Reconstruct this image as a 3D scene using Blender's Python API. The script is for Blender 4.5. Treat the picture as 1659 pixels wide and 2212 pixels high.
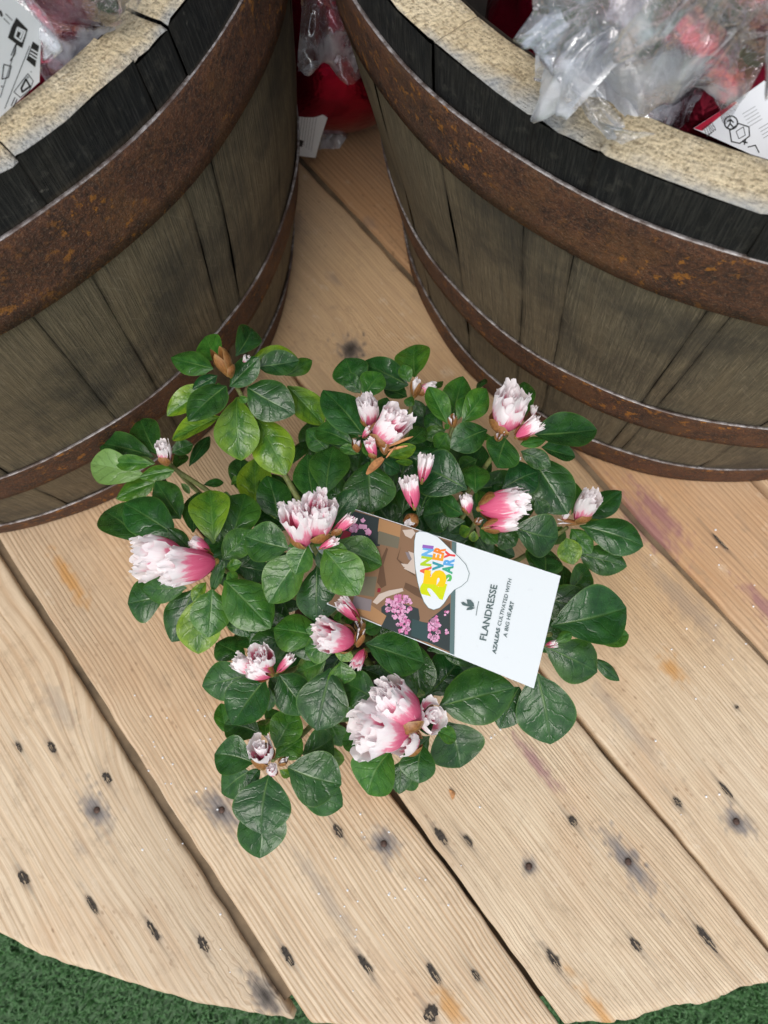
import bpy, math, random
import numpy as np
from mathutils import Vector, Matrix, Quaternion

for o in list(bpy.data.objects): bpy.data.objects.remove(o)
scn = bpy.context.scene
COL = scn.collection
random.seed(7); np.random.seed(7)
PI = math.pi

# ------------------------------------------------------------------ camera, sky, sun, exposure
H = 0.68                                   # camera height above the table boards (m)
FPX = 1600.0                               # focal length in pixels of a 1659 x 2212 frame
PITCH = math.atan(4906/1600.0)             # below the horizon
SP, CP = math.sin(PITCH), math.cos(PITCH)
cam_d = bpy.data.cameras.new('camera')
cam_d.sensor_fit = 'VERTICAL'; cam_d.sensor_height = 9.8; cam_d.sensor_width = 7.35
cam_d.lens = 9.8*FPX/2212.0
cam_d.clip_start = 0.02; cam_d.clip_end = 100
cam_d.dof.use_dof = True; cam_d.dof.focus_distance = 0.475; cam_d.dof.aperture_fstop = 2.6
cam = bpy.data.objects.new('camera', cam_d); COL.objects.link(cam)
cam.location = (0, 0, H); cam.rotation_euler = (PI/2-PITCH, 0, 0)
scn.camera = cam

SUN_EL, SUN_AZ = math.radians(62), math.radians(200)
w = bpy.data.worlds.new('World'); scn.world = w; w.use_nodes = True
wn = w.node_tree; wn.nodes.clear()
sky = wn.nodes.new('ShaderNodeTexSky'); sky.sky_type = 'NISHITA'; sky.sun_disc = False
sky.sun_elevation = SUN_EL; sky.sun_rotation = SUN_AZ
sky.air_density = 1.0; sky.dust_density = 4.0; sky.ozone_density = 1.0
hs = wn.nodes.new('ShaderNodeHueSaturation'); hs.inputs['Saturation'].default_value = 0.40
bg = wn.nodes.new('ShaderNodeBackground'); bg.inputs['Strength'].default_value = 0.15
wo = wn.nodes.new('ShaderNodeOutputWorld')
wn.links.new(sky.outputs[0], hs.inputs['Color']); wn.links.new(hs.outputs[0], bg.inputs['Color'])
wn.links.new(bg.outputs[0], wo.inputs['Surface'])
sl = bpy.data.lights.new('sun', 'SUN'); sl.energy = 1.0; sl.angle = math.radians(40); sl.color = (1, .96, .9)
sun = bpy.data.objects.new('sun', sl); COL.objects.link(sun)
sdir = Vector((math.sin(SUN_AZ)*math.cos(SUN_EL), math.cos(SUN_AZ)*math.cos(SUN_EL), math.sin(SUN_EL)))
sun.rotation_euler = sdir.to_track_quat('Z', 'Y').to_euler(); sun.location = (0, 0, 4)
vs = scn.view_settings
vs.view_transform = 'Standard'; vs.look = 'None'; vs.gamma = 1; vs.use_curve_mapping = False
vs.exposure = 0.20

# ------------------------------------------------------------------ helpers
def at(px, py, z):
    """point of the place at height z that stands at a spot of the 1659 x 2212 photograph"""
    u = px-829.5; v = 1106-py
    d = Vector((u, FPX*CP+v*SP, -FPX*SP+v*CP))
    t = (z-H)/d.z
    return Vector((0, 0, H))+d*t
REG = dict(A=(340,1240,900), B=(1200,1300,800), C=(1800,1400,800), D=(380,1880,900), E=(1000,1850,700),
           F=(1350,1950,950), G=(780,2500,900), H=(1300,2500,1000), I=(2200,2000,825), J=(0,0,1200), K=(1824,0,1200), L=(1100,0,800))
def rp(r, x, y):
    x0, y0, wd = REG[r]; k = wd/1659.0
    return (x0+x*k)/1.8228, (y0+y*k)/1.8228
def rs(r): return REG[r][2]/1659.0/1.8228

def hash3(ix, iy, iz, seed):
    h = (ix*374761393+iy*668265263+iz*2147483647+seed*974634777) & 0xffffffff
    h = ((h ^ (h >> 13))*1274126177) & 0xffffffff
    h = h ^ (h >> 16)
    return (h & 0xffff)/65535.0
def vn(x, y, z=0.0, seed=0):
    x = np.asarray(x, float); y = np.asarray(y, float); z = np.zeros_like(x)+z
    ix, iy, iz = [np.floor(a).astype(np.int64) for a in (x, y, z)]
    fx, fy, fz = x-ix, y-iy, z-iz
    fx, fy, fz = [f*f*(3-2*f) for f in (fx, fy, fz)]
    r = 0
    for a in (0, 1):
        for b in (0, 1):
            for c in (0, 1):
                r = r+hash3(ix+a, iy+b, iz+c, seed)*(fx if a else 1-fx)*(fy if b else 1-fy)*(fz if c else 1-fz)
    return r*2-1
def fbm(x, y, z=0.0, seed=0, o=4):
    r = 0; a = .5
    for k in range(o):
        r = r+a*vn(np.asarray(x)*2**k, np.asarray(y)*2**k, np.asarray(z)*2**k, seed+k); a *= .5
    return r

def mesh(name, verts, faces, mats=(), smooth=True, fmat=None):
    m = bpy.data.meshes.new(name)
    m.from_pydata([tuple(v) for v in verts], [], [tuple(f) for f in faces])
    for mt in mats: m.materials.append(mt)
    if fmat is not None: m.polygons.foreach_set('material_index', np.array(fmat, dtype=np.int32))
    if smooth: m.polygons.foreach_set('use_smooth', np.ones(len(m.polygons), bool))
    m.update(); return m
def attr(m, name, arr, kind='FLOAT'):
    a = m.attributes.new(name, kind, 'POINT')
    if kind == 'FLOAT': a.data.foreach_set('value', np.asarray(arr, dtype=np.float32).ravel())
    else: a.data.foreach_set('vector', np.asarray(arr, dtype=np.float32).ravel())
def obj(name, data, parent=None, loc=(0, 0, 0), rot=None, scale=None):
    o = bpy.data.objects.new(name, data); COL.objects.link(o)
    o.location = loc
    if rot is not None:
        o.rotation_mode = 'QUATERNION'; o.rotation_quaternion = rot
    if scale is not None: o.scale = scale
    if parent is not None: o.parent = parent
    return o
def thing(name, label, cat, loc=(0, 0, 0), group=None):
    o = bpy.data.objects.new(name, None); COL.objects.link(o); o.location = loc
    o.empty_display_size = .02
    return tag(o, label, cat, group)
def tag(o, label, cat, group=None):
    o['label'] = label; o['category'] = cat
    if group: o['group'] = group
    return o
def grid_faces(nu, nv, off=0, flip=False):
    f = []
    for j in range(nv-1):
        for i in range(nu-1):
            a = off+j*nu+i; q = (a, a+1, a+nu+1, a+nu)
            f.append(q[::-1] if flip else q)
    return f
def tube_mesh(name, pts, rads, seg=7, mats=()):
    V = []; F = []
    n = len(pts)
    for i, p in enumerate(pts):
        d = (pts[min(i+1, n-1)]-pts[max(i-1, 0)]).normalized()
        a = d.orthogonal().normalized(); b = d.cross(a)
        if i and (a.dot(pa) < 0.2): a = (pa-d*pa.dot(d)).normalized(); b = d.cross(a)
        else:
            if i: a = (pa-d*pa.dot(d)).normalized(); b = d.cross(a)
        pa = a
        for k in range(seg):
            t = 2*PI*k/seg; V.append(p+(a*math.cos(t)+b*math.sin(t))*rads[i])
    for i in range(n-1):
        for k in range(seg):
            F.append((i*seg+k, i*seg+(k+1) % seg, (i+1)*seg+(k+1) % seg, (i+1)*seg+k))
    F.append(tuple(range(seg))[::-1]); F.append(tuple(range((n-1)*seg, n*seg)))
    return mesh(name, V, F, mats)

# ------------------------------------------------------------------ materials
class Mat:
    def __init__(s, name):
        s.m = bpy.data.materials.new(name); s.m.use_nodes = True; s.nt = s.m.node_tree; s.nt.nodes.clear()
        s.out = s.nt.nodes.new('ShaderNodeOutputMaterial')
    def n(s, t, **k):
        x = s.nt.nodes.new('ShaderNode'+t)
        for a, b in k.items(): setattr(x, a, b)
        return x
    def set(s, sock, v):
        if hasattr(v, 'links') or isinstance(v, bpy.types.NodeSocket): s.nt.links.new(v, sock)
        else:
            if isinstance(v, (tuple, list)) and len(v) == 3 and sock.type == 'RGBA': v = (*v, 1)
            sock.default_value = v
    def math(s, op, a, b=0.0, c=None, clamp=False):
        x = s.n('Math', operation=op, use_clamp=clamp); s.set(x.inputs[0], a); s.set(x.inputs[1], b)
        if c is not None: s.set(x.inputs[2], c)
        return x.outputs[0]
    def mix(s, f, a, b, blend='MIX'):
        x = s.n('Mix', data_type='RGBA', blend_type=blend); s.set(x.inputs[0], f); s.set(x.inputs[6], a); s.set(x.inputs[7], b)
        return x.outputs[2]
    def ramp(s, f, stops, interp='LINEAR'):
        x = s.n('ValToRGB'); r = x.color_ramp; r.interpolation = interp
        while len(r.elements) < len(stops): r.elements.new(.5)
        for e, (p, c) in zip(r.elements, stops):
            e.position = p; e.color = (c, c, c, 1) if isinstance(c, (int, float)) else (*c, 1)
        s.set(x.inputs[0], f); return x.outputs[0]
    def mapr(s, v, a, b, c=0.0, d=1.0):
        x = s.n('MapRange'); s.set(x.inputs[0], v)
        for i, q in enumerate((a, b, c, d)): s.set(x.inputs[i+1], q)
        return x.outputs[0]
    def noise(s, vec, scale, detail=3, rough=.55, dist=0.0):
        x = s.n('TexNoise'); s.set(x.inputs['Vector'], vec); x.inputs['Scale'].default_value = scale
        x.inputs['Detail'].default_value = detail; x.inputs['Roughness'].default_value = rough; x.inputs['Distortion'].default_value = dist
        return x.outputs[0]
    def vor(s, vec, scale, feature='F1'):
        x = s.n('TexVoronoi', feature=feature); s.set(x.inputs['Vector'], vec); x.inputs['Scale'].default_value = scale
        return x.outputs[0]
    def vmul(s, v, t):
        x = s.n('VectorMath', operation='MULTIPLY'); s.set(x.inputs[0], v); x.inputs[1].default_value = t; return x.outputs[0]
    def vadd(s, v, t):
        x = s.n('VectorMath', operation='ADD'); s.set(x.inputs[0], v); s.set(x.inputs[1], t); return x.outputs[0]
    def att(s, name, out='Fac'):
        x = s.n('Attribute', attribute_name=name); return x.outputs[out]
    def xyz(s, a, b, c):
        x = s.n('CombineXYZ'); s.set(x.inputs[0], a); s.set(x.inputs[1], b); s.set(x.inputs[2], c); return x.outputs[0]
    def sep(s, v):
        x = s.n('SeparateXYZ'); s.set(x.inputs[0], v); return x.outputs
    def bump(s, h, strength=.3, dist=.002, prev=None):
        x = s.n('Bump'); x.inputs['Strength'].default_value = strength; x.inputs['Distance'].default_value = dist
        s.set(x.inputs['Height'], h)
        if prev is not None: s.set(x.inputs['Normal'], prev)
        return x.outputs[0]
    def coord(s, out='Object'): return s.n('TexCoord').outputs[out]
    def orand(s): return s.n('ObjectInfo').outputs['Random']
    def done(s, col, rough=.6, normal=None, **kw):
        p = s.n('BsdfPrincipled'); s.set(p.inputs['Base Color'], col); s.set(p.inputs['Roughness'], rough)
        if normal is not None: s.set(p.inputs['Normal'], normal)
        for k, v in kw.items(): s.set(p.inputs[k.replace('_', ' ')], v)
        s.nt.links.new(p.outputs[0], s.out.inputs['Surface']); s.p = p
        return s.m

def mat_table():
    s = Mat('pine_boards')
    ph = s.att('phase'); sl_ = s.att('along'); tn = s.att('tone'); rnd = s.att('pid')
    # annual rings cut lengthways: ridges of irregular width
    wv = s.xyz(s.math('MULTIPLY', ph, 1.0), s.math('MULTIPLY', sl_, .012), rnd)
    n1 = s.noise(wv, 62, 4, .65)
    wobble = s.math('MULTIPLY', s.math('SUBTRACT', n1, .5), 17.0)
    freq = s.att('freq')
    a = s.math('SINE', s.math('ADD', s.math('MULTIPLY', ph, freq), wobble))
    line = s.mapr(a, -.25, 1, 0, 1)
    line = s.math('POWER', line, 1.3)
    ribs = s.att('ribs')
    amp = s.mapr(s.noise(s.xyz(ph, s.math('MULTIPLY', sl_, .12), rnd), 14, 2), .3, .7, .35, 1.0)
    line = s.math('MULTIPLY', s.math('MULTIPLY', line, amp), ribs)
    fib = s.noise(s.xyz(s.math('MULTIPLY', ph, 420), s.math('MULTIPLY', sl_, 14), rnd), 1.0, 4, .65)
    blot = s.noise(s.xyz(ph, s.math('MULTIPLY', sl_, .55), rnd), 9, 4, .6)
    big = s.noise(s.xyz(ph, s.math('MULTIPLY', sl_, .4), rnd), 4.5, 2, .5)
    pale = s.mix(tn, (.63, .485, .315), (.58, .385, .22))
    deep = s.mix(tn, (.40, .235, .115), (.36, .19, .085))
    fall = s.att('light_falloff')  # light falloff painted into board colour: browner near barrels, paler at the rim
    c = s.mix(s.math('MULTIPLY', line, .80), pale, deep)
    c = s.mix(s.math('MULTIPLY', s.math('SUBTRACT', 1.0, fall), .70), c, s.mix(line, s.mix(tn, (.57, .37, .195), (.52, .265, .12)), s.mix(tn, (.35, .19, .085), (.30, .125, .05))))
    c = s.mix(s.math('MULTIPLY', s.math('MULTIPLY', fall, s.math('SUBTRACT', 1.0, line)), .6), c, (.70, .60, .455))
    c = s.mix(s.mapr(fib, .38, .70, 0, .55), c, (.36, .235, .14))
    dirt = s.noise(s.xyz(s.math('MULTIPLY', ph, 60), s.math('MULTIPLY', sl_, 38), rnd), 1.0, 5, .7)
    c = s.mix(s.mapr(dirt, .55, .72, 0, .5), c, (.30, .215, .14))
    c = s.mix(s.mapr(dirt, .26, .40, .4, 0), c, (.76, .66, .52))
    c = s.mix(s.mapr(blot, .52, .72, 0, .42), c, (.52, .29, .14))
    c = s.mix(s.mapr(big, .54, .72, 0, .35), c, (.34, .26, .18))
    c = s.mix(s.mapr(big, .25, .44, .38, 0), c, (.72, .59, .44))
    sp = s.vor(s.xyz(s.math('MULTIPLY', ph, 150), s.math('MULTIPLY', sl_, 75), rnd), 1.0)
    c = s.mix(s.mapr(sp, .08, .2, s.mapr(blot, .45, .6, 0, .6), 0), c, (.24, .14, .075))
    c = s.mix(s.att('grey'), c, (.14, .135, .145))
    c = s.mix(s.att('purple'), c, (.23, .085, .13))
    c = s.mix(s.att('orange'), c, (.50, .24, .055))
    c = s.mix(s.att('mark'), c, (.022, .017, .013))
    h = s.math('SUBTRACT', s.math('MULTIPLY', fib, .5), s.math('MULTIPLY', line, .8))
    return s.done(c, s.mapr(fib, .3, .7, .55, .75), s.bump(h, .55, .0016), Specular_IOR_Level=.3)

def mat_stave():
    s = Mat('weathered_oak'); uv = s.coord('UV'); r = s.orand()
    x = s.sep(uv); r10 = s.math('MULTIPLY', r, 37.0)
    grain = s.noise(s.xyz(s.math('MULTIPLY', x[0], 420), s.math('MULTIPLY', x[1], 11), r10), 1, 5, .7)
    fine = s.noise(s.xyz(s.math('MULTIPLY', x[0], 1100), s.math('MULTIPLY', x[1], 45), r10), 1, 3, .7)
    broad = s.noise(s.xyz(s.math('MULTIPLY', x[0], 45), s.math('MULTIPLY', x[1], 6), r10), 1, 4, .6)
    ob = s.coord('Object')
    blot = s.noise(ob, 11, 5, .65)
    scr = s.noise(s.xyz(s.math('ADD', s.math('MULTIPLY', x[0], 420), s.math('MULTIPLY', x[1], 300)), s.math('SUBTRACT', s.math('MULTIPLY', x[1], 30), s.math('MULTIPLY', x[0], 36)), r10), 1, 3, .6)
    base = s.mix(r, (.190, .148, .092), (.138, .118, .080))
    c = s.mix(s.mapr(grain, .32, .62, 0, 1), (.085, .071, .050), base)
    c = s.mix(s.mapr(fine, .5, .7, 0, .6), c, (.29, .235, .155))
    c = s.mix(s.mapr(broad, .5, .72, 0, .5), c, (.17, .13, .08))
    c = s.mix(s.mapr(scr, .58, .72, 0, .4), c, (.26, .215, .15))
    c = s.mix(s.mapr(blot, .48, .64, 0, .70), c, (.045, .042, .037))
    top = s.att('band')
    topn = s.math('MULTIPLY', top, s.mapr(s.noise(ob, 26, 5, .65),   .3, .6, .93, 1.0))
    c = s.mix(topn, c, s.mix(s.mapr(fine, .45, .7), (.010, .011, .012), (.036, .036, .034)))
    c = s.mix(s.math('MULTIPLY', top, s.mapr(s.noise(ob, 90, 4, .7), .56, .72, 0, .5)), c, (.085, .08, .068))
    jt = s.math('MULTIPLY', s.att('joint'), s.mapr(s.noise(ob, 40, 3), .35, .65, .25, .95))
    c = s.mix(jt, c, (.013, .012, .011))
    wh = s.mapr(s.noise(ob, 150, 5, .75), .66, .75, 0, .4)
    c = s.mix(wh, c, (.30, .28, .24))
    h = s.math('ADD', s.math('MULTIPLY', grain, .8), s.math('ADD', s.math('MULTIPLY', fine, .5), s.math('MULTIPLY', s.noise(ob, 90, 4), .7)))
    return s.done(c, .66, s.bump(h, .75, .0018), Specular_IOR_Level=.18)

def mat_endgrain():
    s = Mat('pale_sawn_rim'); ob = s.coord('Object'); x = s.att('rimuv', 'Vector'); q = s.sep(x)
    # q0 = metres along the rim, q1 = 0 outer .. 1 inner
    saw = s.noise(s.xyz(s.math('MULTIPLY', q[0], 420), s.math('MULTIPLY', q[1], 5), 0), 1, 3, .6)
    saw2 = s.noise(s.xyz(s.math('ADD', s.math('MULTIPLY', q[0], 130), s.math('MULTIPLY', q[1], 2)), s.math('MULTIPLY', q[1], 15), 3.0), 1, 4, .7)
    pore = s.vor(s.xyz(s.math('MULTIPLY', q[0], 420), s.math('MULTIPLY', q[1], 13), 0), 1.0)
    n = s.noise(ob, 16, 4, .6); n2 = s.noise(ob, 45, 3)
    c = s.mix(s.mapr(n, .35, .65, 0, 1), (.80, .68, .46), (.62, .50, .31))
    c = s.mix(s.mapr(n2, .5, .75, 0, .5), c, (.80, .72, .56))
    c = s.mix(s.mapr(saw, .45, .7, 0, .45), c, (.30, .22, .12))
    c = s.mix(s.mapr(saw2, .5, .68, 0, .75), c, (.28, .20, .115))
    c = s.mix(s.mapr(pore, .08, .45, .60, 0), c, (.20, .145, .08))
    # blue grey mould stain that creeps in from the outer edge
    e = s.math('ADD', q[1], s.math('MULTIPLY', s.math('SUBTRACT', s.noise(ob, 13, 4, .65), .5), 1.9))
    c = s.mix(s.mapr(e, -.05, .38, .75, 0), c, (.36, .40, .43))
    c = s.mix(s.mapr(e, -.42, -.10, .85, 0), c, (.075, .085, .10))
    c = s.mix(s.mapr(s.noise(ob, 7, 2), .66, .74, 0, .5), c, (.34, .12, .04))
    h = s.math('ADD', s.math('MULTIPLY', pore, .6), s.math('ADD', saw, saw2))
    return s.done(c, .85, s.bump(h, 1.0, .003), Specular_IOR_Level=.2)

def mat_rust():
    s = Mat('rusted_hoop_iron'); ob = s.coord('Object'); r = s.math('MULTIPLY', s.orand(), 9.0)
    v = s.vadd(ob, s.xyz(r, r, 0.0))
    a = s.noise(v, 60, 6, .75); b = s.noise(v, 340, 5, .75); c0 = s.noise(v, 16, 4, .6); d = s.noise(v, 800, 3, .7)
    c = s.mix(s.mapr(a, .36, .62), (.034, .019, .015), (.110, .046, .026))
    c = s.mix(s.mapr(b, .48, .64, 0, .8), c, (.190, .078, .036))
    c = s.mix(s.mapr(c0, .50, .64, 0, .65), c, (.205, .092, .036))
    c = s.mix(s.mapr(d, .55, .68, 0, .7), c, (.235, .155, .105))
    c = s.mix(s.mapr(b, .28, .44, .85, 0), c, (.014, .010, .009))
    sp = s.math('MULTIPLY', s.mapr(s.noise(v, 130, 4, .7), .57, .64), s.mapr(s.noise(v, 11, 2), .44, .58))
    c = s.mix(s.math('MULTIPLY', sp, .9), c, (.42, .165, .026))
    c = s.mix(s.mapr(s.noise(v, 8, 3), .58, .70, 0, .6), c, (.026, .022, .021))
    h = s.math('ADD', a, s.math('ADD', s.math('MULTIPLY', b, .8), s.math('MULTIPLY', d, .4)))
    return s.done(c, s.mapr(b, .3, .7, .55, .85), s.bump(h, 1.0, .0025), Specular_IOR_Level=.35)

def mat_hoopedge():
    s = Mat('worn_hoop_edge'); ob = s.coord('Object')
    n = s.noise(ob, 150, 5, .7)
    c = s.mix(s.mapr(n, .38, .62), (.11, .085, .075), (.42, .40, .40))
    c = s.mix(s.mapr(s.noise(ob, 30, 3), .48, .62, 0, .8), c, (.08, .05, .04))
    return s.done(c, .45, s.bump(n, .6, .001), Metallic=.35)

def mat_simple(name, col, rough=.6, var=.25, scale=40, bump=.2, **kw):
    s = Mat(name); ob = s.coord('Object'); n = s.noise(ob, scale, 4, .6)
    d = tuple(x*(1-var) for x in col); l = tuple(min(1, x*(1+var)) for x in col)
    return s.done(s.mix(s.mapr(n, .3, .7), d, l), rough, s.bump(n, bump, .001), **kw)

def mat_leaf():
    s = Mat('azalea_leaf'); uv = s.coord('UV'); x = s.sep(uv); oi = s.n('ObjectInfo')
    u, v = x[0], x[1]                      # u -1..1 across, v 0..1 along
    oc = s.sep(oi.outputs['Color']); rnd = oi.outputs['Random']; r10 = s.math('MULTIPLY', rnd, 50.0)
    au = s.math('ABSOLUTE', u)
    vec = s.xyz(u, s.math('MULTIPLY', v, 2.0), r10)
    n = s.noise(vec, 2.2, 3, .55); nf = s.noise(vec, 18, 3, .6)
    warp = s.math('MULTIPLY', s.math('SUBTRACT', s.noise(vec, 3.2, 2), .5), .16)
    # side veins, bowed towards the tip
    q = s.math('ADD', s.math('SUBTRACT', v, s.math('MULTIPLY', s.math('POWER', au, .8), .26)), warp)
    fr = s.math('ABSOLUTE', s.math('SUBTRACT', s.math('FRACT', s.math('MULTIPLY', q, 5.5)), .5))
    side = s.mapr(fr, 0.0, .13, 1, 0)
    side = s.math('MULTIPLY', side, s.mapr(au, .75, .98, 1, 0))
    mid = s.mapr(au, .0, .07, 1, 0)
    ret = s.vor(s.vadd(vec, s.xyz(0.0, 0.0, 0.0)), 3.1, 'DISTANCE_TO_EDGE')
    retl = s.mapr(ret, 0, .07, 1, 0)
    veins = s.math('MAXIMUM', mid, s.math('MAXIMUM', s.math('MULTIPLY', side, .8), s.math('MULTIPLY', retl, .16)))
    yel = s.math('MULTIPLY', oc[0], s.mapr(s.math('ADD', s.math('MULTIPLY', au, .5), n), .5, 1.05, .15, 1))
    dark = s.mix(s.mapr(n, .35, .65), (.005, .038, .011), (.013, .072, .018))
    mids = s.mix(s.mapr(n, .35, .65), (.024, .125, .016), (.048, .180, .022))
    c = s.mix(oc[1], dark, mids)
    c = s.mix(yel, c, (.21, .33, .018))
    c = s.mix(oc[2], c, (.20, .34, .105))
    edge = s.mapr(au, .93, 1.0, 0, .35)
    c = s.mix(edge, c, (.12, .24, .035))
    c = s.mix(s.math('MULTIPLY', mid, s.mapr(v, .0, .7, .65, .12)), c, (.20, .34, .09))
    c = s.mix(s.math('MULTIPLY', side, .25), c, (.010, .045, .010))
    fl = s.vor(s.xyz(s.math('MULTIPLY', u, 9), s.math('MULTIPLY', v, 30), r10), 1.0)
    c = s.mix(s.mapr(fl, .05, .11, .22, 0), c, (.30, .42, .28))
    geo = s.n('NewGeometry').outputs['Backfacing']
    c = s.mix(s.math('MULTIPLY', geo, .75), c, (.17, .30, .09))
    h = s.math('ADD', s.math('MULTIPLY', veins, -1.0), s.math('MULTIPLY', s.math('ADD', n, s.math('MULTIPLY', nf, .25)), .9))
    m = s.done(c, s.mapr(nf, .3, .7, .17, .30), s.bump(h, .26, .0015), Specular_IOR_Level=.5)
    s.p.inputs['Subsurface Weight'].default_value = 0
    tr = s.n('BsdfTranslucent'); s.set(tr.inputs[0], s.mix(.5, c, (.16, .36, .03)))
    ms = s.n('MixShader'); ms.inputs[0].default_value = .10
    s.nt.links.new(s.p.outputs[0], ms.inputs[1]); s.nt.links.new(tr.outputs[0], ms.inputs[2])
    s.nt.links.new(ms.outputs[0], s.out.inputs['Surface'])
    return m

def mat_petal():
    s = Mat('azalea_petal'); e = s.att('edge'); u = s.att('pu'); ob = s.coord('Object'); oi = s.n('ObjectInfo')
    r10 = s.math('MULTIPLY', oi.outputs['Random'], 30.0)
    st = s.noise(s.xyz(s.math('MULTIPLY', u, 4.2), s.math('MULTIPLY', e, 2.4), r10), 1, 4, .6)
    oc = s.sep(oi.outputs['Color'])
    k = s.math('ADD', e, s.math('MULTIPLY', s.math('SUBTRACT', st, .5), .75))
    k = s.math('ADD', k, s.math('SUBTRACT', oc[0], .5))
    c = s.ramp(k, [(.0, (.74, .10, .23)), (.42, (.84, .18, .32)), (.58, (.90, .36, .48)), (.67, (.95, .78, .82)), (.85, (.97, .93, .94))])
    vein = s.noise(s.xyz(s.math('MULTIPLY', u, 22), s.math('MULTIPLY', e, 1.2), r10), 1, 2)
    c = s.mix(s.mapr(vein, .58, .72, 0, .10), c, (.78, .22, .36))
    m = s.done(c, .55, s.bump(vein, .15, .0006), Specular_IOR_Level=.25)
    tr = s.n('BsdfTranslucent'); s.set(tr.inputs[0], c)
    ms = s.n('MixShader'); ms.inputs[0].default_value = .30
    s.nt.links.new(s.p.outputs[0], ms.inputs[1]); s.nt.links.new(tr.outputs[0], ms.inputs[2])
    s.nt.links.new(ms.outputs[0], s.out.inputs['Surface'])
    return m

def mat_scale():
    s = Mat('brown_bud_scale'); e = s.att('edge'); ob = s.coord('Object'); n = s.noise(ob, 6, 4)
    c = s.mix(s.mapr(n, .3, .7), (.16, .062, .018), (.33, .15, .045))
    c = s.mix(s.mapr(e, .75, 1, 0, .5), c, (.42, .27, .11))
    c = s.mix(s.mapr(e, .0, .18, .7, 0), c, (.16, .22, .04))
    return s.done(c, .38, s.bump(n, .3, .001))

def mat_film():
    s = Mat('clear_crinkled_film'); ob = s.coord('Object')
    n = s.noise(ob, 14, 3, .5); v = s.vor(s.vadd(ob, s.n('TexNoise').outputs[1]), 16, 'DISTANCE_TO_EDGE')
    cr = s.mapr(v, 0, .06, 1, 0)
    b = s.bump(s.math('ADD', n, s.math('MULTIPLY', cr, .35)), .45, .008)
    g = s.n('BsdfGlossy'); g.inputs['Roughness'].default_value = .12; s.set(g.inputs['Normal'], b); g.inputs['Color'].default_value = (.96, .98, 1, 1)
    d = s.n('BsdfDiffuse'); d.inputs['Color'].default_value = (.88, .91, .96, 1); s.set(d.inputs['Normal'], b)
    tl = s.n('BsdfTranslucent'); tl.inputs['Color'].default_value = (.75, .80, .86, 1)
    dt = s.n('MixShader'); dt.inputs[0].default_value = .35; s.nt.links.new(d.outputs[0], dt.inputs[1]); s.nt.links.new(tl.outputs[0], dt.inputs[2])
    t = s.n('BsdfTransparent'); t.inputs['Color'].default_value = (.95, .95, .96, 1)
    fr = s.n('Fresnel'); fr.inputs['IOR'].default_value = 1.6; s.set(fr.inputs['Normal'], b)
    f = s.math('ADD', s.math('MULTIPLY', fr.outputs[0], 2.0), .14, clamp=True)
    m1 = s.n('MixShader'); s.set(m1.inputs[0], f); s.nt.links.new(t.outputs[0], m1.inputs[1]); s.nt.links.new(g.outputs[0], m1.inputs[2])
    m2 = s.n('MixShader'); s.set(m2.inputs[0], s.math('ADD', s.mapr(s.noise(ob, 13, 4, .6, .8), .50, .60, .01, .55), s.math('MULTIPLY', cr, .12), clamp=True))  # white patches painted in for the film's bright sky highlights
    s.nt.links.new(m1.outputs[0], m2.inputs[1]); s.nt.links.new(dt.outputs[0], m2.inputs[2])
    s.nt.links.new(m2.outputs[0], s.out.inputs['Surface'])
    return s.m

def mat_foil():
    s = Mat('red_metallic_foil'); ob = s.coord('Object'); n = s.noise(ob, 26, 4, .6)
    return s.done(s.mix(s.mapr(n, .3, .7), (.06, .001, .006), (.16, .002, .015)), .22, s.bump(n, .4, .006), Metallic=.85)

def mat_turf():
    s = Mat('artificial_turf'); ob = s.coord('Object'); n = s.noise(ob, 60, 4, .7); n2 = s.noise(ob, 9, 3)
    t = s.att('tipc')
    c = s.mix(s.mapr(n, .3, .7), (.030, .105, .028), (.046, .150, .036))
    c = s.mix(s.mapr(n2, .4, .7, 0, .5), c, (.035, .11, .025))
    c = s.mix(s.math('MULTIPLY', t, .4), c, (.075, .19, .055))
    return s.done(c, .55, None)

M_TABLE = mat_table(); M_STAVE = mat_stave(); M_END = mat_endgrain(); M_RUST = mat_rust(); M_HEDGE = mat_hoopedge()
M_CHAR = mat_simple('charred_barrel_inside', (.022, .017, .014), .8, .4, 50, .6)
M_UNDER = mat_simple('dusty_lower_boards', (.16, .115, .07), .85, .45, 30, .4)
M_NAIL = mat_simple('rusty_nail_head', (.085, .05, .038), .6, .6, 300, .6, Metallic=.5)
M_PIT_SHADE = mat_simple('nail_hole_shade', (.042, .034, .027), .9, .6, 500, .8); M_SPLINT = mat_simple('torn_wood_fibre', (.36, .28, .19), .8, .4, 300, .5)
M_LEAF = mat_leaf(); M_PETAL = mat_petal(); M_SCALE = mat_scale(); M_FILM = mat_film(); M_FOIL = mat_foil(); M_TURF = mat_turf()
M_STEM = mat_simple('azalea_twig', (.15, .17, .05), .6, .5, 200, .4)
M_POT = mat_simple('brown_plastic_pot', (.09, .035, .02), .45, .15, 60, .1)
M_SOIL = mat_simple('peat_soil', (.03, .02, .012), .95, .6, 120, .9)
M_DRY = mat_simple('dry_brown_bract', (.42, .20, .075), .6, .4, 300, .4)
M_CARD = None
def flat(name, col, rough=.45):
    s = Mat(name); n = s.noise(s.coord('Object'), 160, 3, .6)
    return s.done(s.mix(s.mapr(n, .66, .76, 0, .12), col, tuple(x*.55 for x in col)), rough, None, Specular_IOR_Level=.35)

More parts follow.
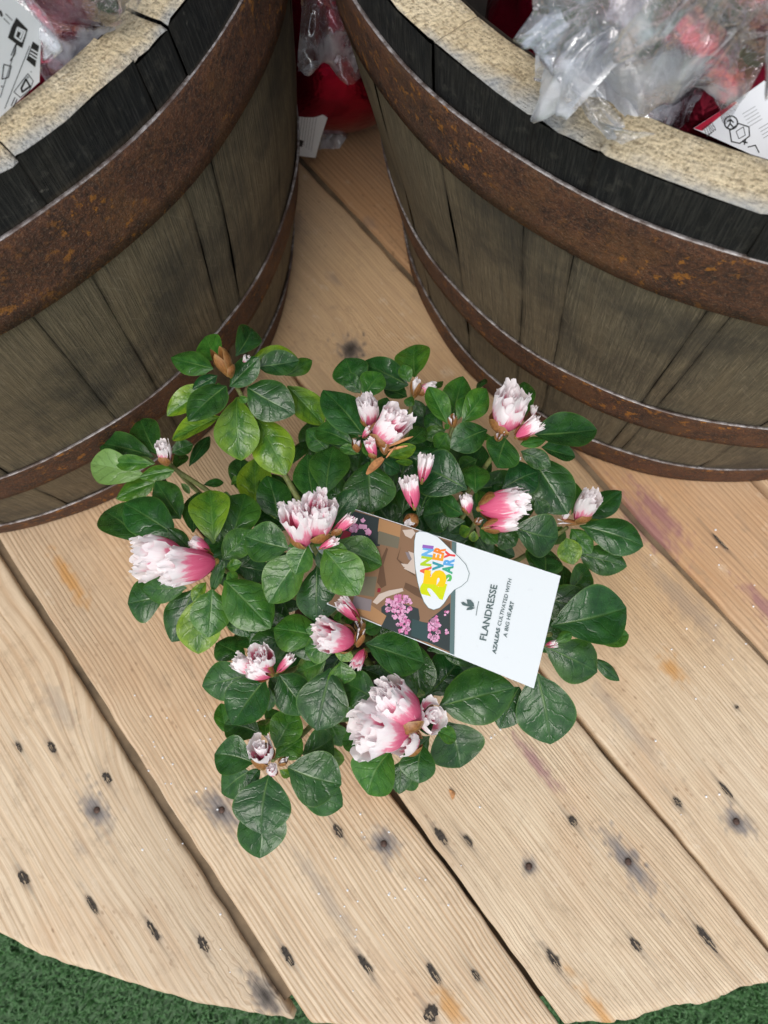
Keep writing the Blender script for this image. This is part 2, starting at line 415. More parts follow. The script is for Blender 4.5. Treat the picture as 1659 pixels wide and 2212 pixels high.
# ------------------------------------------------------------------ ground
G_Z = -0.42
gnd = obj('ground', mesh('ground', [(-30, -30, 0), (30, -30, 0), (30, 30, 0), (-30, 30, 0)], [(0, 1, 2, 3)], [M_TURF], False), loc=(0, 0, G_Z))
gnd['kind'] = 'structure'
def turf():
    V = []; F = []; T = []
    rng = np.random.RandomState(3)
    areas = [(-1.0, -.12, -.52, .14, 42000), (-.12, .12, -.6, -.2, 6000), (.12, 1.0, -.52, .1, 42000)]
    for x0, x1, y0, y1, n in areas:
        xs = rng.uniform(x0, x1, n); ys = rng.uniform(y0, y1, n)
        an = rng.uniform(0, 2*PI, n); ln = rng.uniform(.006, .014, n); hh = rng.uniform(.007, .014, n); wd = rng.uniform(.0006, .0011, n)
        for x, y, a, l, h, wq in zip(xs, ys, an, ln, hh, wd):
            if (x-.052)**2+(y-.817)**2 < .98**2: continue
            ca, sa = math.cos(a), math.sin(a); i = len(V)
            V += [(x-sa*wq, y+ca*wq, G_Z), (x+sa*wq, y-ca*wq, G_Z), (x+ca*l*.5+sa*wq, y+sa*l*.5-ca*wq, G_Z+h), (x+ca*l*.5-sa*wq, y+sa*l*.5+ca*wq, G_Z+h), (x+ca*l, y+sa*l, G_Z+h*.9)]
            F += [(i, i+1, i+2, i+3), (i+3, i+2, i+4)]; T += [0, 0, .7, .7, 1]
    m = mesh('turf_blades', V, F, [M_TURF]); attr(m, 'tipc', T)
    o = obj('turf_blades', m); o['kind'] = 'stuff'
    tag(o, 'short green artificial turf below the edge of the round wooden table', 'turf')
turf()

# ------------------------------------------------------------------ round table of boards (cable drum end)
TC = Vector((.0767*H, 1.2015*H, 0)); TR = 1.5076*H
PA = math.radians(-52.1); DV = Vector((math.cos(PA), math.sin(PA), 0)); NV = Vector((-math.sin(PA), math.cos(PA), 0))
table = thing('drum_table', 'round table top of weathered pine boards with nails, carrying barrels and azalea', 'table', (TC.x, TC.y, G_Z))
gaps = [(-.742, 5), (-.502, 5), (-.2559, 9), (-.0202, 5), (.2274, 5), (.4767, 7), (.652, 6), (.89, 5), (1.13, 5), (1.37, 5), (1.61, 5), (1.85, 5), (2.09, 5), (2.33, 5)]
tones = {0: .4, 1: .3, 2: .15, 3: .55, 4: .05, 5: .0, 6: .75, 7: .5}
# lines per metre of each board's ring pattern
freqs = {1: 150, 2: 150, 3: 265, 4: 360, 5: 330, 6: 210, 7: 230}
# marks: (x, y in the 1659x2212 photograph, kind, length m, width m)
MARKS = [(208,1750,'nail',.030,.017),(478,1750,'nail',.032,.018),(433,1733,'grey',.012,.009),(829,1823,'nail',.024,.018),(1358,1862,'nail',.05,.014),
 (1143,1872,'nail',.012,.010),(1592,1775,'nail',.024,.015),(757,754,'knot',.022,.018),(175,1831,'grey',.012,.009),
 (40,1613,'hole',.016,.0042),(111,1613,'hole',.016,.005),(231,1679,'hole',.022,.006),(50,1896,'hole',.022,.006),(198,1954,'hole',.026,.005),
 (331,2010,'hole',.022,.005),(438,2039,'hole',.022,.006),(621,2065,'hole',.026,.005),(730,1794,'hole',.018,.006),(789,2085,'hole',.028,.006),(936,2103,'hole',.022,.006),
 (1029,2108,'hole',.018,.005),(952,1806,'hole',.020,.0055),(1012,1817,'hole',.018,.005),(1237,1774,'hole',.018,.007),(1464,1733,'hole',.017,.006),(1570,1709,'hole',.028,.0035),
 (1196,2073,'hole',.026,.0065),(1375,2043,'hole',.022,.006),(1527,2029,'hole',.028,.006),(930,2190,'hole',.02,.012),(575,2150,'knot',.03,.012),(1592,1528,'hole',.005,.0035),
 (1155,1645,'purple',.05,.009),(1425,1105,'purple',.06,.014),(1400,1135,'purple',.06,.022),(1654,1312,'purple',.05,.012),(1452,1446,'orange',.02,.013),
 (150,1250,'orange',.05,.01),(1555,1170,'hole',.03,.0035),(1480,1300,'grey',.09,.02),(1350,1560,'grey',.08,.012),(700,1930,'grey',.08,.010),(130,1530,'greyl',.05,.016),(620,470,'greyl',.06,.03),(975,2180,'orange',.03,.012),(1300,2190,'orange',.05,.008),(800,480,'grey',.02,.009),(720,600,'grey',.018,.008)]
def inframe(P):
    d = P-Vector((0, 0, H)); F_ = Vector((0, CP, -SP)); U = Vector((0, SP, CP)); zc = d.dot(F_)
    if zc <= 0: return False
    x = FPX*d.x/zc; y = FPX*d.dot(U)/zc
    return abs(x) < 960 and abs(y) < 1240
nail_m = None
def dome(name, r, hgt, mats, seg=12):
    V = [(0, 0, hgt)]; F = []
    for j, (rr, zz) in enumerate(((.5, .9), (.85, .6), (1, 0))):
        for k in range(seg): V.append((r*rr*math.cos(2*PI*k/seg), r*rr*math.sin(2*PI*k/seg), hgt*zz))
    for k in range(seg): F.append((0, 1+k, 1+(k+1) % seg))
    for j in range(2):
        for k in range(seg): F.append((1+j*seg+k, 1+(j+1)*seg+k, 1+(j+1)*seg+(k+1) % seg, 1+j*seg+(k+1) % seg))
    return mesh(name, V, F, mats)
nail_m = dome('nail', .0028, .0010, [M_NAIL])
tcn = TC.dot(NV); tcs = TC.dot(DV)
def board(i, n0, n1, g0, g1):
    n0 = n0*H+g0/2000.; n1 = n1*H-g1/2000.
    n0 = max(n0, tcn-TR*.985); n1 = min(n1, tcn+TR*.985)
    if n1-n0 < .02: return
    rng = np.random.RandomState(100+i)
    ts = [n0, n0+.0012, n0+.003]; m_ = max(4, int((n1-n0-.006)/.0026)); ts += list(np.linspace(n0+.0055, n1-.0055, m_)); ts += [n1-.003, n1-.0012, n1]
    ts = np.array(ts); tm = (n0+n1)/2
    half = math.sqrt(TR**2-(tm-tcn)**2)
    # rows along the board: fine where the photograph shows it
    ss = [-half]
    while ss[-1] < half:
        P = NV*tm+DV*(tcs+ss[-1]); vis = any(inframe(NV*q+DV*(tcs+ss[-1])) for q in (n0, tm, n1))
        ss.append(ss[-1]+(.0034 if vis else .03))
    ss = np.array(ss); k = (ss+half)/(ss[-1]+half)
    hv = np.sqrt(np.maximum(TR**2-(ts-tcn)**2, 1e-4))
    rag = .0016*vn(ts*260, ts*0, 0, i)+.003*vn(ts*60, ts*0, 0, i+9)
    S = (-hv+rag)[None, :]*(1-k)[:, None]+(hv+rag)[None, :]*k[:, None]+tcs
    T = np.repeat(ts[None, :], len(ss), 0)
    # wavy sawn edges
    ed0 = .0016*vn(S*9, S*0, 1, i)+.0006*vn(S*60, S*0, 2, i); ed1 = .0016*vn(S*9, S*0, 5, i)+.0006*vn(S*60, S*0, 6, i)
    a = np.clip((T-n0)/(n1-n0), 0, 1)
    T2 = T+ed0*(1-a)**3+ed1*a**3
    Z = .0012*rng.uniform(-1, 0)+.0006*fbm(S*14, T*40, 0, i)
    e = np.minimum(T-n0, n1-T); Z = Z-.0016*np.clip(1-e/.003, 0, 1)**2
    ee = np.minimum(S-(-hv+tcs)[None, :], (hv+tcs)[None, :]-S); Z = Z-.004*np.clip(1-ee/.006, 0, 1)**2
    X = NV.x*T2+DV.x*S; Y = NV.y*T2+DV.y*S
    # ring pattern
    ph = T-n0+(.034 if i == 2 else .018)*fbm(S*2.2+i, T*5, 0, i+20, 3)+.004*fbm(S*9, T*22, 0, i+40, 2)
    if i == 2:   # board with the flowing cathedral figure
        P0 = at(330, 1700, 0); dn = T-P0.dot(NV); ds = S-P0.dot(DV)
        ph = ph+.05*np.exp(-((dn-.035)/.05)**2)*np.tanh(ds/.09)+.02*np.exp(-(dn/.04)**2-(ds/.16)**2)
    nr = X.shape[0]; nt = X.shape[1]
    ch = {q: np.zeros_like(X) for q in ('mark', 'grey', 'purple', 'orange')}
    nails = []; holes = []
    for (px, py, kd, ln, wd) in MARKS:
        P = at(px, py, 0); tn = P.dot(NV); sn = P.dot(DV)
        if not (n0-.01 < tn < n1+.01): continue
        dt = (T-tn); ds = (S-sn)
        wob = 1+.9*fbm(S*210, T*330, px, 3, 3)
        rr = np.sqrt((dt/(wd*.5))**2+(ds/(ln*.5))**2)*wob
        g = np.clip(1.25-rr, 0, 1)
        if kd == 'nail':
            ch['grey'] = np.maximum(ch['grey'], np.clip(1.5-rr, 0, 1)*.85)
            r2 = np.sqrt(dt**2+ds**2)/.0044; ch['mark'] = np.maximum(ch['mark'], np.clip(1.3-r2, 0, 1)*.85)
            Z = Z-.0012*np.clip(1.3-r2, 0, 1); nails.append(P)
        elif kd == 'hole':
            holes.append((P, ln, wd)); ch['mark'] = np.maximum(ch['mark'], np.clip((.9-rr)*2.0, 0, 1)*.5); ch['grey'] = np.maximum(ch['grey'], np.clip(1.4-rr, 0, 1)*.30)
            sl_ = np.exp(-(dt/.0013)**2)*np.exp(-(ds/(ln*1.1))**2); ch['mark'] = np.maximum(ch['mark'], sl_*.45)
            Z = Z-.0012*np.clip((1.0-rr)*2, 0, 1)
        elif kd == 'knot':
            ch['mark'] = np.maximum(ch['mark'], np.clip(1.2-rr, 0, 1)*.9); ch['grey'] = np.maximum(ch['grey'], np.clip(1.6-rr, 0, 1)*.7)
            ph = ph+.01*np.exp(-rr*rr*.25)*np.sign(dt)
        elif kd in ('purple', 'orange'): ch[kd] = np.maximum(ch[kd], np.clip(1.5-rr, 0, 1)*(.65 if kd == 'purple' else .75))
        else: ch['grey'] = np.maximum(ch['grey'], np.clip(1.4-rr, 0, 1)*(.3 if kd == 'greyl' else .35))
    ctr = Vector((NV.x*tm+DV.x*tcs, NV.y*tm+DV.y*tcs, 0))
    V = np.stack([X-ctr.x, Y-ctr.y, Z], -1).reshape(-1, 3)
    TH = .026
    F = grid_faces(nt, nr)
    nb = len(V)
    # skirt: boundary loop down to the underside
    loop = [j for j in range(nt)]+[r*nt+nt-1 for r in range(1, nr)]+[(nr-1)*nt+j for j in range(nt-2, -1, -1)]+[r*nt for r in range(nr-2, 0, -1)]
    low = V[loop].copy(); low[:, 2] = -TH
    V = np.vstack([V, low]); L_ = len(loop)
    for q in range(L_): F.append((loop[(q+1) % L_], loop[q], nb+q, nb+(q+1) % L_))
    # orientation: make top face up
    a_, b_, c_ = V[F[0][0]], V[F[0][1]], V[F[0][2]]
    if np.cross(b_-a_, c_-a_)[2] < 0: F = [f[::-1] for f in F]
    m = mesh('plank', V, F, [M_TABLE])
    def full(A): A = A.reshape(-1); return np.concatenate([A, A[loop]])
    RD = np.sqrt((X-TC.x)**2+(Y-TC.y)**2); light_falloff = np.clip((RD-.60)/.34+.55*fbm(X*7, Y*7, 0, 12, 3), 0, 1)  # mask of the painted light falloff, rising toward the rim, broken by noise
    attr(m, 'ribs', np.full(len(V), {2: .85, 3: 1.0, 4: .75, 5: .42, 6: .62}.get(i, .7)));  attr(m, 'light_falloff', full(light_falloff)); attr(m, 'phase', full(ph)); attr(m, 'along', full(S)); attr(m, 'tone', np.full(len(V), tones.get(i, .4))); attr(m, 'pid', np.full(len(V), i*3.7)); attr(m, 'freq', np.full(len(V), freqs.get(i, 260)*2*PI/1.0))
    for q in ch: attr(m, q, full(ch[q]))
    o = obj('plank', m, table, ctr-table.location)
    for P in nails:
        obj('nail', nail_m, o, (P.x-ctr.x, P.y-ctr.y, -.0010))
    for hi, (P, ln, wd) in enumerate(holes):
        # torn nail hole: flat ragged dark patch painting the pit's shade, with lifted splinters
        hr = random.Random(int(P.x*9999)+hi); V = []; nn = 18; k_ = hr.uniform(.6, 1.1); ln *= k_; wd *= hr.uniform(.65, 1.1)
        for q in range(nn):
            t = 2*PI*q/nn; jag = hr.uniform(.55, 1.05) if q % 2 else hr.uniform(.85, 1.25)
            V.append(DV*(math.cos(t)*ln*.40*jag)+NV*(math.sin(t)*wd*.5*jag)+Vector((0, 0, .0004)))
        F = [tuple(range(nn))]
        a_ = sum(V[q].x*V[(q+1) % nn].y-V[(q+1) % nn].x*V[q].y for q in range(nn))
        if a_ < 0: F = [F[0][::-1]]
        FM = [0]
        for q in range(3):
            b_ = DV*hr.uniform(-.25, .2)*ln+NV*hr.uniform(-.25, .25)*wd; e_ = b_+DV*hr.uniform(.2, .4)*ln; i0 = len(V)
            V += [b_+NV*wd*.07+Vector((0, 0, .0005)), b_-NV*wd*.07+Vector((0, 0, .0005)), e_+NV*wd*.03+Vector((0, 0, .0016)), e_+Vector((0, 0, .0014))]; F.append((i0, i0+1, i0+3, i0+2)); FM.append(1)
        obj('nail_hole', mesh('nail_hole', V, F, [M_PIT_SHADE, M_SPLINT], False, FM), o, (P.x-ctr.x, P.y-ctr.y, 0))
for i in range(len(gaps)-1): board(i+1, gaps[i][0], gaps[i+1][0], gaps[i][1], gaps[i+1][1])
def disc_prism(name, r, z0, z1, mats, seg=96):
    V = [(r*math.cos(2*PI*k/seg), r*math.sin(2*PI*k/seg), z) for z in (z0, z1) for k in range(seg)]
    F = [tuple(range(seg))[::-1], tuple(range(seg, 2*seg))]+[(k, (k+1) % seg, seg+(k+1) % seg, seg+k) for k in range(seg)]
    return mesh(name, V, F, mats, False)
for gi in (2, 5):                          # dusty tongue seen down the two wider joints
    gn = gaps[gi][0]*H; hl = math.sqrt(TR**2-(gn-tcn)**2)-.02; hw = gaps[gi][1]/2000.+.001
    V = []
    for sv in np.linspace(-hl, hl, 60):
        for tv in (-hw, 0, hw): V.append(NV*(gn+tv)+DV*(tcs+sv)-TC+Vector((0, 0, -.0075+.0012*float(vn(sv*40, tv*400, 0, gi)))))
    nb_ = len(V); V += [v-Vector((0, 0, .017)) for v in V]
    F = grid_faces(3, 60)+grid_faces(3, 60, nb_, True)
    obj('board_tongue', mesh('board_tongue', V, F, [M_UNDER]), table, (0, 0, -G_Z))
obj('lower_board_layer', disc_prism('lower_board_layer', TR-.014, -.056, -.0265, [M_UNDER]), table, (0, 0, -G_Z))
obj('drum_core', disc_prism('drum_core', .34, 0, -G_Z-.0565, [M_UNDER]), table, (0, 0, 0))

# ------------------------------------------------------------------ half barrels
def prof_fn(pts):
    z = np.array([p[0] for p in pts]); r = np.array([p[1] for p in pts])
    c = np.polyfit(z, r, 2 if len(pts) > 3 else 1)
    def f(h): return float(np.polyval(c, h)*.35+np.interp(h, z, r)*.65)
    return f
def barrel(label, cx, cy, tx, ty, top, prof, rin, joints, hoops, seed, clabel):
    rng = random.Random(seed)
    B = thing('half_barrel', label, 'barrel', (cx*H, cy*H, 0), None)
    f = prof_fn(prof)
    def place(h, r, a):
        """h, r in camera heights; the barrel leans a touch as it rises"""
        wq = min(1, max(0, h)/.25); m_ = h*h/.5 if h < .25 else .125+(h-.25)
        ca, sa = math.cos(a), math.sin(a)
        x = tx*m_+r*ca; y = ty*m_+r*sa
        z = h-(tx*ca+ty*sa)*wq*r
        return Vector((x*H, y*H, z*H))
    # joints -> stave borders
    ja = []
    for (px, py, z) in joints:
        P = at(px, py, z*H); ja.append(math.atan2(P.y-cy*H-ty*z*H, P.x-cx*H-tx*z*H) % (2*PI))
    ja.sort(); bord = []
    for k, a in enumerate(ja):
        b = ja[(k+1) % len(ja)]
        gap = (b-a) % (2*PI) or 2*PI
        n = max(1, round(gap/.235)); cuts = [a+gap*(q+ (rng.uniform(-.18, .18) if 0 < q < n else 0))/n for q in range(n)]
        bord += cuts
    bord.sort(); nb = len(bord)
    zs = [.0]+list(np.linspace(.03, .52, 13))+[.542, .5485, .556, top-.018, top-.0015, top]
    th = f(top)-rin
    for k in range(nb):
        a0 = bord[k]; a1 = bord[(k+1) % nb]
        if a1 <= a0: a1 += 2*PI
        nu = 8; us = np.linspace(0, 1, nu); dr = rng.uniform(-.0009, .0009); dz = rng.uniform(-.0035, .002)
        g = .00010/(f(.3)*H)          # half the joint
        V = []; F = []; FM = []; band = []; joint = []; rim = []; uvw = []
        edge = [.0015, .0002, 0, 0, 0, 0, .0002, .0015]
        aa = [a0+g, a0+g*10]+list(np.linspace(a0+g*40, a1-g*40, nu-4))+[a1-g*10, a1-g]
        for z in zs:
            for u, a in enumerate(aa):
                r = f(z)+dr-edge[u]*.35+.0012*math.sin(z*31+k)
                V.append(place(z+(dz if z > top-.02 else 0), r, a)); uvw.append(((a-a0)*f(z)*H, z*H))
                band.append(min(1, max(0, (z-.542)/.012))); joint.append(1 if u in (0, 7) else (.55 if u in (1, 6) else 0)); rim.append((a*f(top)*H, 0, 0))
        nz = len(zs); F += grid_faces(nu, nz); FM += [0]*len(F)
        o1 = len(V)                       # rim rows, outer to inner, slightly crowned
        for j, q in enumerate((.0, .12, .4, .7, .93, 1.0)):
            for u, a in enumerate(aa):
                r = (f(top)+dr-.0008+.0014*math.sin(a*130+k)*(q < .05))*(1-q)+rin*q
                zz = top+dz+(.0012 if 0 < j < 5 else 0)-(.004 if j == 5 else 0)-(.0006 if u in (0, 7) else 0)+.0008*math.sin(a*90+q*9)
                V.append(place(zz, r, a)); uvw.append(((a-a0)*f(top)*H, q)); band.append(0); joint.append(0); rim.append((a*f(top)*H, q, 0))
        ff = grid_faces(nu, 6, o1); F += ff; FM += [1]*len(ff)
        o2 = len(V)
        for z in (top-.002, .3, .05):
            for u, a in enumerate(aa):
                r = rin if z > .5 else f(z)-th*.9
                V.append(place(z, r, a)); uvw.append(((a-a0)*.3, z)); band.append(0); joint.append(0); rim.append((0, 1, 0))
        ff = grid_faces(nu, 3, o2); F += ff; FM += [2]*len(ff)
        m = mesh('stave', V, F, [M_STAVE, M_END, M_CHAR], True, FM)
        ul = m.uv_layers.new(name='UVMap'); idx = np.zeros(len(m.loops), dtype=np.int32); m.loops.foreach_get('vertex_index', idx)
        ul.data.foreach_set('uv', np.array(uvw, dtype=np.float32)[idx].ravel())
        attr(m, 'band', band); attr(m, 'joint', joint); attr(m, 'rimuv', rim, 'FLOAT_VECTOR')
        obj('stave', m, B)
    for (z0, z1) in hoops:
        seg = 160; rows = []
        nz = 6
        for j in range(nz): rows.append((z0+(z1-z0)*j/(nz-1), .0036, 0))
        rows.append((z1+.0005, .0033, 1)); rows.append((z1+.0005, .0004, 1)); rows.append((z1-.012, -.001, 0))
        rows = [(z0-.0003, .0006, 0)]+rows
        V = []; F = []; FM = []
        for (z, off, mt) in rows:
            for s_ in range(seg):
                a = 2*PI*s_/seg
                V.append(place(z+.0012*math.sin(2*a+z*40), f(max(z, 0))+off+.0006*math.sin(a*17+z*90), a))
        for j in range(len(rows)-1):
            for s_ in range(seg):
                F.append((j*seg+s_, j*seg+(s_+1) % seg, (j+1)*seg+(s_+1) % seg, (j+1)*seg+s_)); FM.append(1 if rows[j+1][2] else 0)
        obj('hoop', mesh('hoop', V, F, [M_RUST, M_HEDGE], True, FM), B)
    # floor of the tub
    obj('barrel_head', disc_prism('barrel_head', (f(.06)-th*.9)*H, .03*H, .06*H, [M_CHAR], 64), B)
    return B
PL = [(0, .455), (.06, .467), (.16, .483), (.235, .492), (.475, .514), (.55, .513), (.59, .504)]
PR_ = [(0, .449), (.071, .4567), (.16, .470), (.238, .480), (.482, .527), (.558, .5365), (.599, .533)]
BLX = (-.606, .748); BRX = (.485, .8214, -.0502, .0188)
barrel('rusty-hooped dark oak half barrel with bare pale rim and no film hanging over it', BLX[0], BLX[1], 0, 0, .592, PL, .467,
       [(198, 592, .475), (71, 683, .475), (412, 405, .475), (337, 119, .56)], [(.006, .058), (.178, .236), (.473, .551)], 5, '')
barrel('dark oak half barrel with crumpled clear film spilling over its pale sawn rim', BRX[0], BRX[1], BRX[2], BRX[3], .599, PR_, .489,
       [(926, 317, .48), (1106, 335, .56), (1250, 397, .56), (1512, 672, .48), (1651, 560, .56)], [(.006, .068), (.178, .240), (.480, .559)], 11, '')

# ------------------------------------------------------------------ packages in and between the barrels
def crumple_sheet(name, corners, n, amp, seed, mats, fold=1.0, ragged=.06):
    """a sheet of film spanning four corners, creased into ridges and facets"""
    c = [np.array(q) for q in corners]
    g = np.linspace(0, 1, n); U, Vv = np.meshgrid(g, g)
    U2 = U+ragged*fbm(U*3, Vv*3, 0, seed+50, 3)*(1-0.0); V2 = Vv+ragged*fbm(U*3, Vv*3, 4, seed+60, 3)
    P = (c[0][None, None]*((1-U2)*(1-V2))[..., None]+c[1]*(U2*(1-V2))[..., None]+c[2]*(U2*V2)[..., None]+c[3]*((1-U2)*V2)[..., None])
    nrm = np.cross(c[1]-c[0], c[3]-c[0]); nrm = nrm/np.linalg.norm(nrm)
    if nrm[2] < 0: nrm = -nrm
    rr_ = np.random.RandomState(seed); rd = np.zeros_like(U)          # straight creases: sums of folded planes
    for q in range(int(16*fold)):
        an = rr_.uniform(0, 2*PI); cx_, cy_ = rr_.uniform(0, 1, 2); dd = (U-cx_)*math.cos(an)+(Vv-cy_)*math.sin(an)
        rd = rd+rr_.choice([-1, 1])*rr_.uniform(.4, 1.3)*np.minimum(np.abs(dd), rr_.uniform(.06, .30))*6
    rd = rd-rd.mean(); rd = rd/max(1e-6, np.abs(rd).max())*2.0+.25*fbm(U*7, Vv*7, 0, seed, 2)
    P = P+nrm[None, None]*(rd*amp)[..., None]
    ctr = P.reshape(-1, 3).mean(0)
    m = mesh(name, P.reshape(-1, 3)-ctr, grid_faces(n, n), mats)
    return m, Vector(ctr)
def foil_ball(name, r, seed, mats, squash=.9, amp=.09):
    V = []; F = []; nu, nv_ = 40, 24
    for j in range(nv_+1):
        t = PI*j/nv_
        for i in range(nu):
            a = 2*PI*i/nu; x, y, z = math.sin(t)*math.cos(a), math.sin(t)*math.sin(a), math.cos(t)
            V.append((x, y, z))
    V = np.array(V); d = 0
    for k, (s_, w_) in enumerate(((2., 1.), (4.5, .5), (9, .25))): d = d+w_*(1-2*np.abs(vn(V[:, 0]*s_+9, V[:, 1]*s_+9, V[:, 2]*s_+9, seed+k)))
    V = V*(1+amp*d)[:, None]*np.array([r, r, r*squash])
    for j in range(nv_):
        for i in range(nu): F.append((j*nu+i, (j+1)*nu+i, (j+1)*nu+(i+1) % nu, j*nu+(i+1) % nu))
    return mesh(name, V, F, mats)
M_PAPER = flat('white_label_paper', (.80, .82, .85), .4); M_INK = flat('black_print', (.02, .02, .022)); M_GREYINK = flat('grey_print', (.30, .31, .33)); M_REDINK = flat('red_print', (.45, .01, .04))
class Sheet:
    """flat printed card; spots of the photograph are put on its plane, prints lie a hair above it"""
    def __init__(s, c, ex, ey):
        s.c = c; s.ex = ex; s.ey = ey; s.nz = ex.cross(ey).normalized()
        if s.nz.z < 0: s.nz = -s.nz
        s.rot = Matrix((ex, s.nz.cross(ex), s.nz)).transposed().to_quaternion()
        s.ey = s.nz.cross(ex); s.lv = 0
    def loc(s, px, py):
        C = Vector((0, 0, H)); d = at(px, py, 0)-C
        t = (s.c-C).dot(s.nz)/d.dot(s.nz); P = C+d*t-s.c
        return Vector((P.dot(s.ex), P.dot(s.ey)))
    def poly(s, name, pts, mt, parent, h=None, raw=False):
        q = pts if raw else [s.loc(*p) for p in pts]
        s.lv += 1; z = h if h is not None else .00012+.00001*s.lv
        V = [(p[0], p[1], z) for p in q]; f = tuple(range(len(V)))
        area = sum(V[i][0]*V[(i+1) % len(V)][1]-V[(i+1) % len(V)][0]*V[i][1] for i in range(len(V)))
        if area < 0: f = f[::-1]
        return obj(name, mesh(name, V, [f], [mt], False), parent)
    def multi(s, name, polys, mt, parent, raw=False):
        s.lv += 1; z = .00012+.00001*s.lv; V = []; F = []
        for pts in polys:
            q = pts if raw else [s.loc(*p) for p in pts]
            i0 = len(V); V += [(p[0], p[1], z) for p in q]; f = tuple(range(i0, len(V)))
            ar = sum(q[i][0]*q[(i+1) % len(q)][1]-q[(i+1) % len(q)][0]*q[i][1] for i in range(len(q)))
            F.append(f if ar > 0 else f[::-1])
        return obj(name, mesh(name, V, F, [mt], False), parent)
    def text(s, body, p0, p1, capdir, cap, mt, parent, name='lettering', shear=0.0, bold=0.0):
        """baseline from p0 to p1, cap height 'cap' in metres; capdir: +1 when letters rise to the left of the baseline"""
        a = s.loc(*p0); b = s.loc(*p1); d = (b-a); L_ = d.length; d = d/L_; up = Vector((-d.y, d.x))*capdir
        cu = bpy.data.curves.new('lettering', 'FONT'); cu.body = body; cu.size = 1; cu.offset = bold; cu.resolution_u = 3
        tmp = bpy.data.objects.new('lettering_source', cu); COL.objects.link(tmp)
        dg = bpy.context.evaluated_depsgraph_get(); m = bpy.data.meshes.new_from_object(tmp.evaluated_get(dg))
        bpy.data.objects.remove(tmp); bpy.data.curves.remove(cu)
        xs = [v.co.x for v in m.vertices]; ys = [v.co.y for v in m.vertices]
        x0, x1 = min(xs), max(xs); s.lv += 1; z = .00012+.00001*s.lv
        for v in m.vertices:
            X = (v.co.x-x0)/(x1-x0)*L_; Y = v.co.y/.70*cap
            X += shear*Y
            q = a+d*X+up*Y; v.co = (q.x, q.y, z)
        if capdir < 0: m.flip_normals()
        m.materials.clear(); m.materials.append(mt); m.name = name
        return obj(name, m, parent)
def ring(cx, cy, r0, n=20, a0=0, a1=2*PI): return [(cx+r0*math.cos(a0+(a1-a0)*k/n), cy+r0*math.sin(a0+(a1-a0)*k/n)) for k in range(n)]
def stroke(pts, wq, closed=False):
    out = []; n = len(pts)
    for i in range(n if closed else n-1):
        a = Vector(pts[i]); b = Vector(pts[(i+1) % n]); d = (b-a); 
        if d.length < 1e-6: continue
        d.normalize(); q = Vector((-d.y, d.x))*wq/2
        out.append([tuple(a+q-d*wq*.3), tuple(b+q+d*wq*.3), tuple(b-q+d*wq*.3), tuple(a-q-d*wq*.3)])
    return out
def sheet_from(quad, zs):
    P = [at(q[0], q[1], z) for q, z in zip(quad, zs)]
    c = (P[0]+P[1]+P[2]+P[3])/4
    ex = ((P[1]+P[2])-(P[0]+P[3])).normalized(); ey = ((P[2]+P[3])-(P[0]+P[1])); ey = (ey-ex*ey.dot(ex)).normalized()
    return Sheet(c, ex, ey), P
def card_mesh(name, pts2, th, mats, bend=0.0):
    n = len(pts2); V = [(p[0], p[1], 0) for p in pts2]+[(p[0], p[1], -th) for p in pts2]
    F = [tuple(range(n)), tuple(range(n, 2*n))[::-1]]
    ar = sum(pts2[i][0]*pts2[(i+1) % n][1]-pts2[(i+1) % n][0]*pts2[i][1] for i in range(n))
    if ar < 0: F = [f[::-1] for f in F]
    for k in range(n):
        q = (k, (k+1) % n, n+(k+1) % n, n+k); F.append(q[::-1] if ar > 0 else q)
    return mesh(name, V, F, mats, False)

ZL = .592*H
# left barrel: red foil package, film, printed label
pk = thing('foil_package', 'dark red foil package under the label with bold black icon blocks', 'package', at(120, 60, ZL-.09)-Vector((0, 0, .16)))
def inside(P, cx, cy, rin, r):
    d = Vector((P.x-cx, P.y-cy)); lim = rin-r*1.16-.012
    if d.length > lim: d = d*(lim/d.length)
    return Vector((cx+d.x, cy+d.y, P.z))
for (px, py, dz, r, sd) in ((200, 60, -.06, .075, 3), (90, 170, -.075, .07, 5), (300, -60, -.05, .075, 8), (20, 60, -.07, .09, 13), (130, -60, -.05, .09, 15), (-80, 240, -.09, .09, 17), (420, -160, -.06, .08, 18)):
    P = inside(at(px, py, ZL+dz), BLX[0]*H, BLX[1]*H, .455*H, r); obj('red_foil', foil_ball('red_foil', r, sd, [M_FOIL], .85, .12), pk, P-pk.location)
m, c = crumple_sheet('clear_film', [at(85, 250, ZL-.02), at(300, 10, ZL-.02), at(250, -120, ZL+.05), at(60, 0, ZL+.04)], 40, .012, 21, [M_FILM], 1.2)
obj('clear_film', m, pk, c-pk.location)
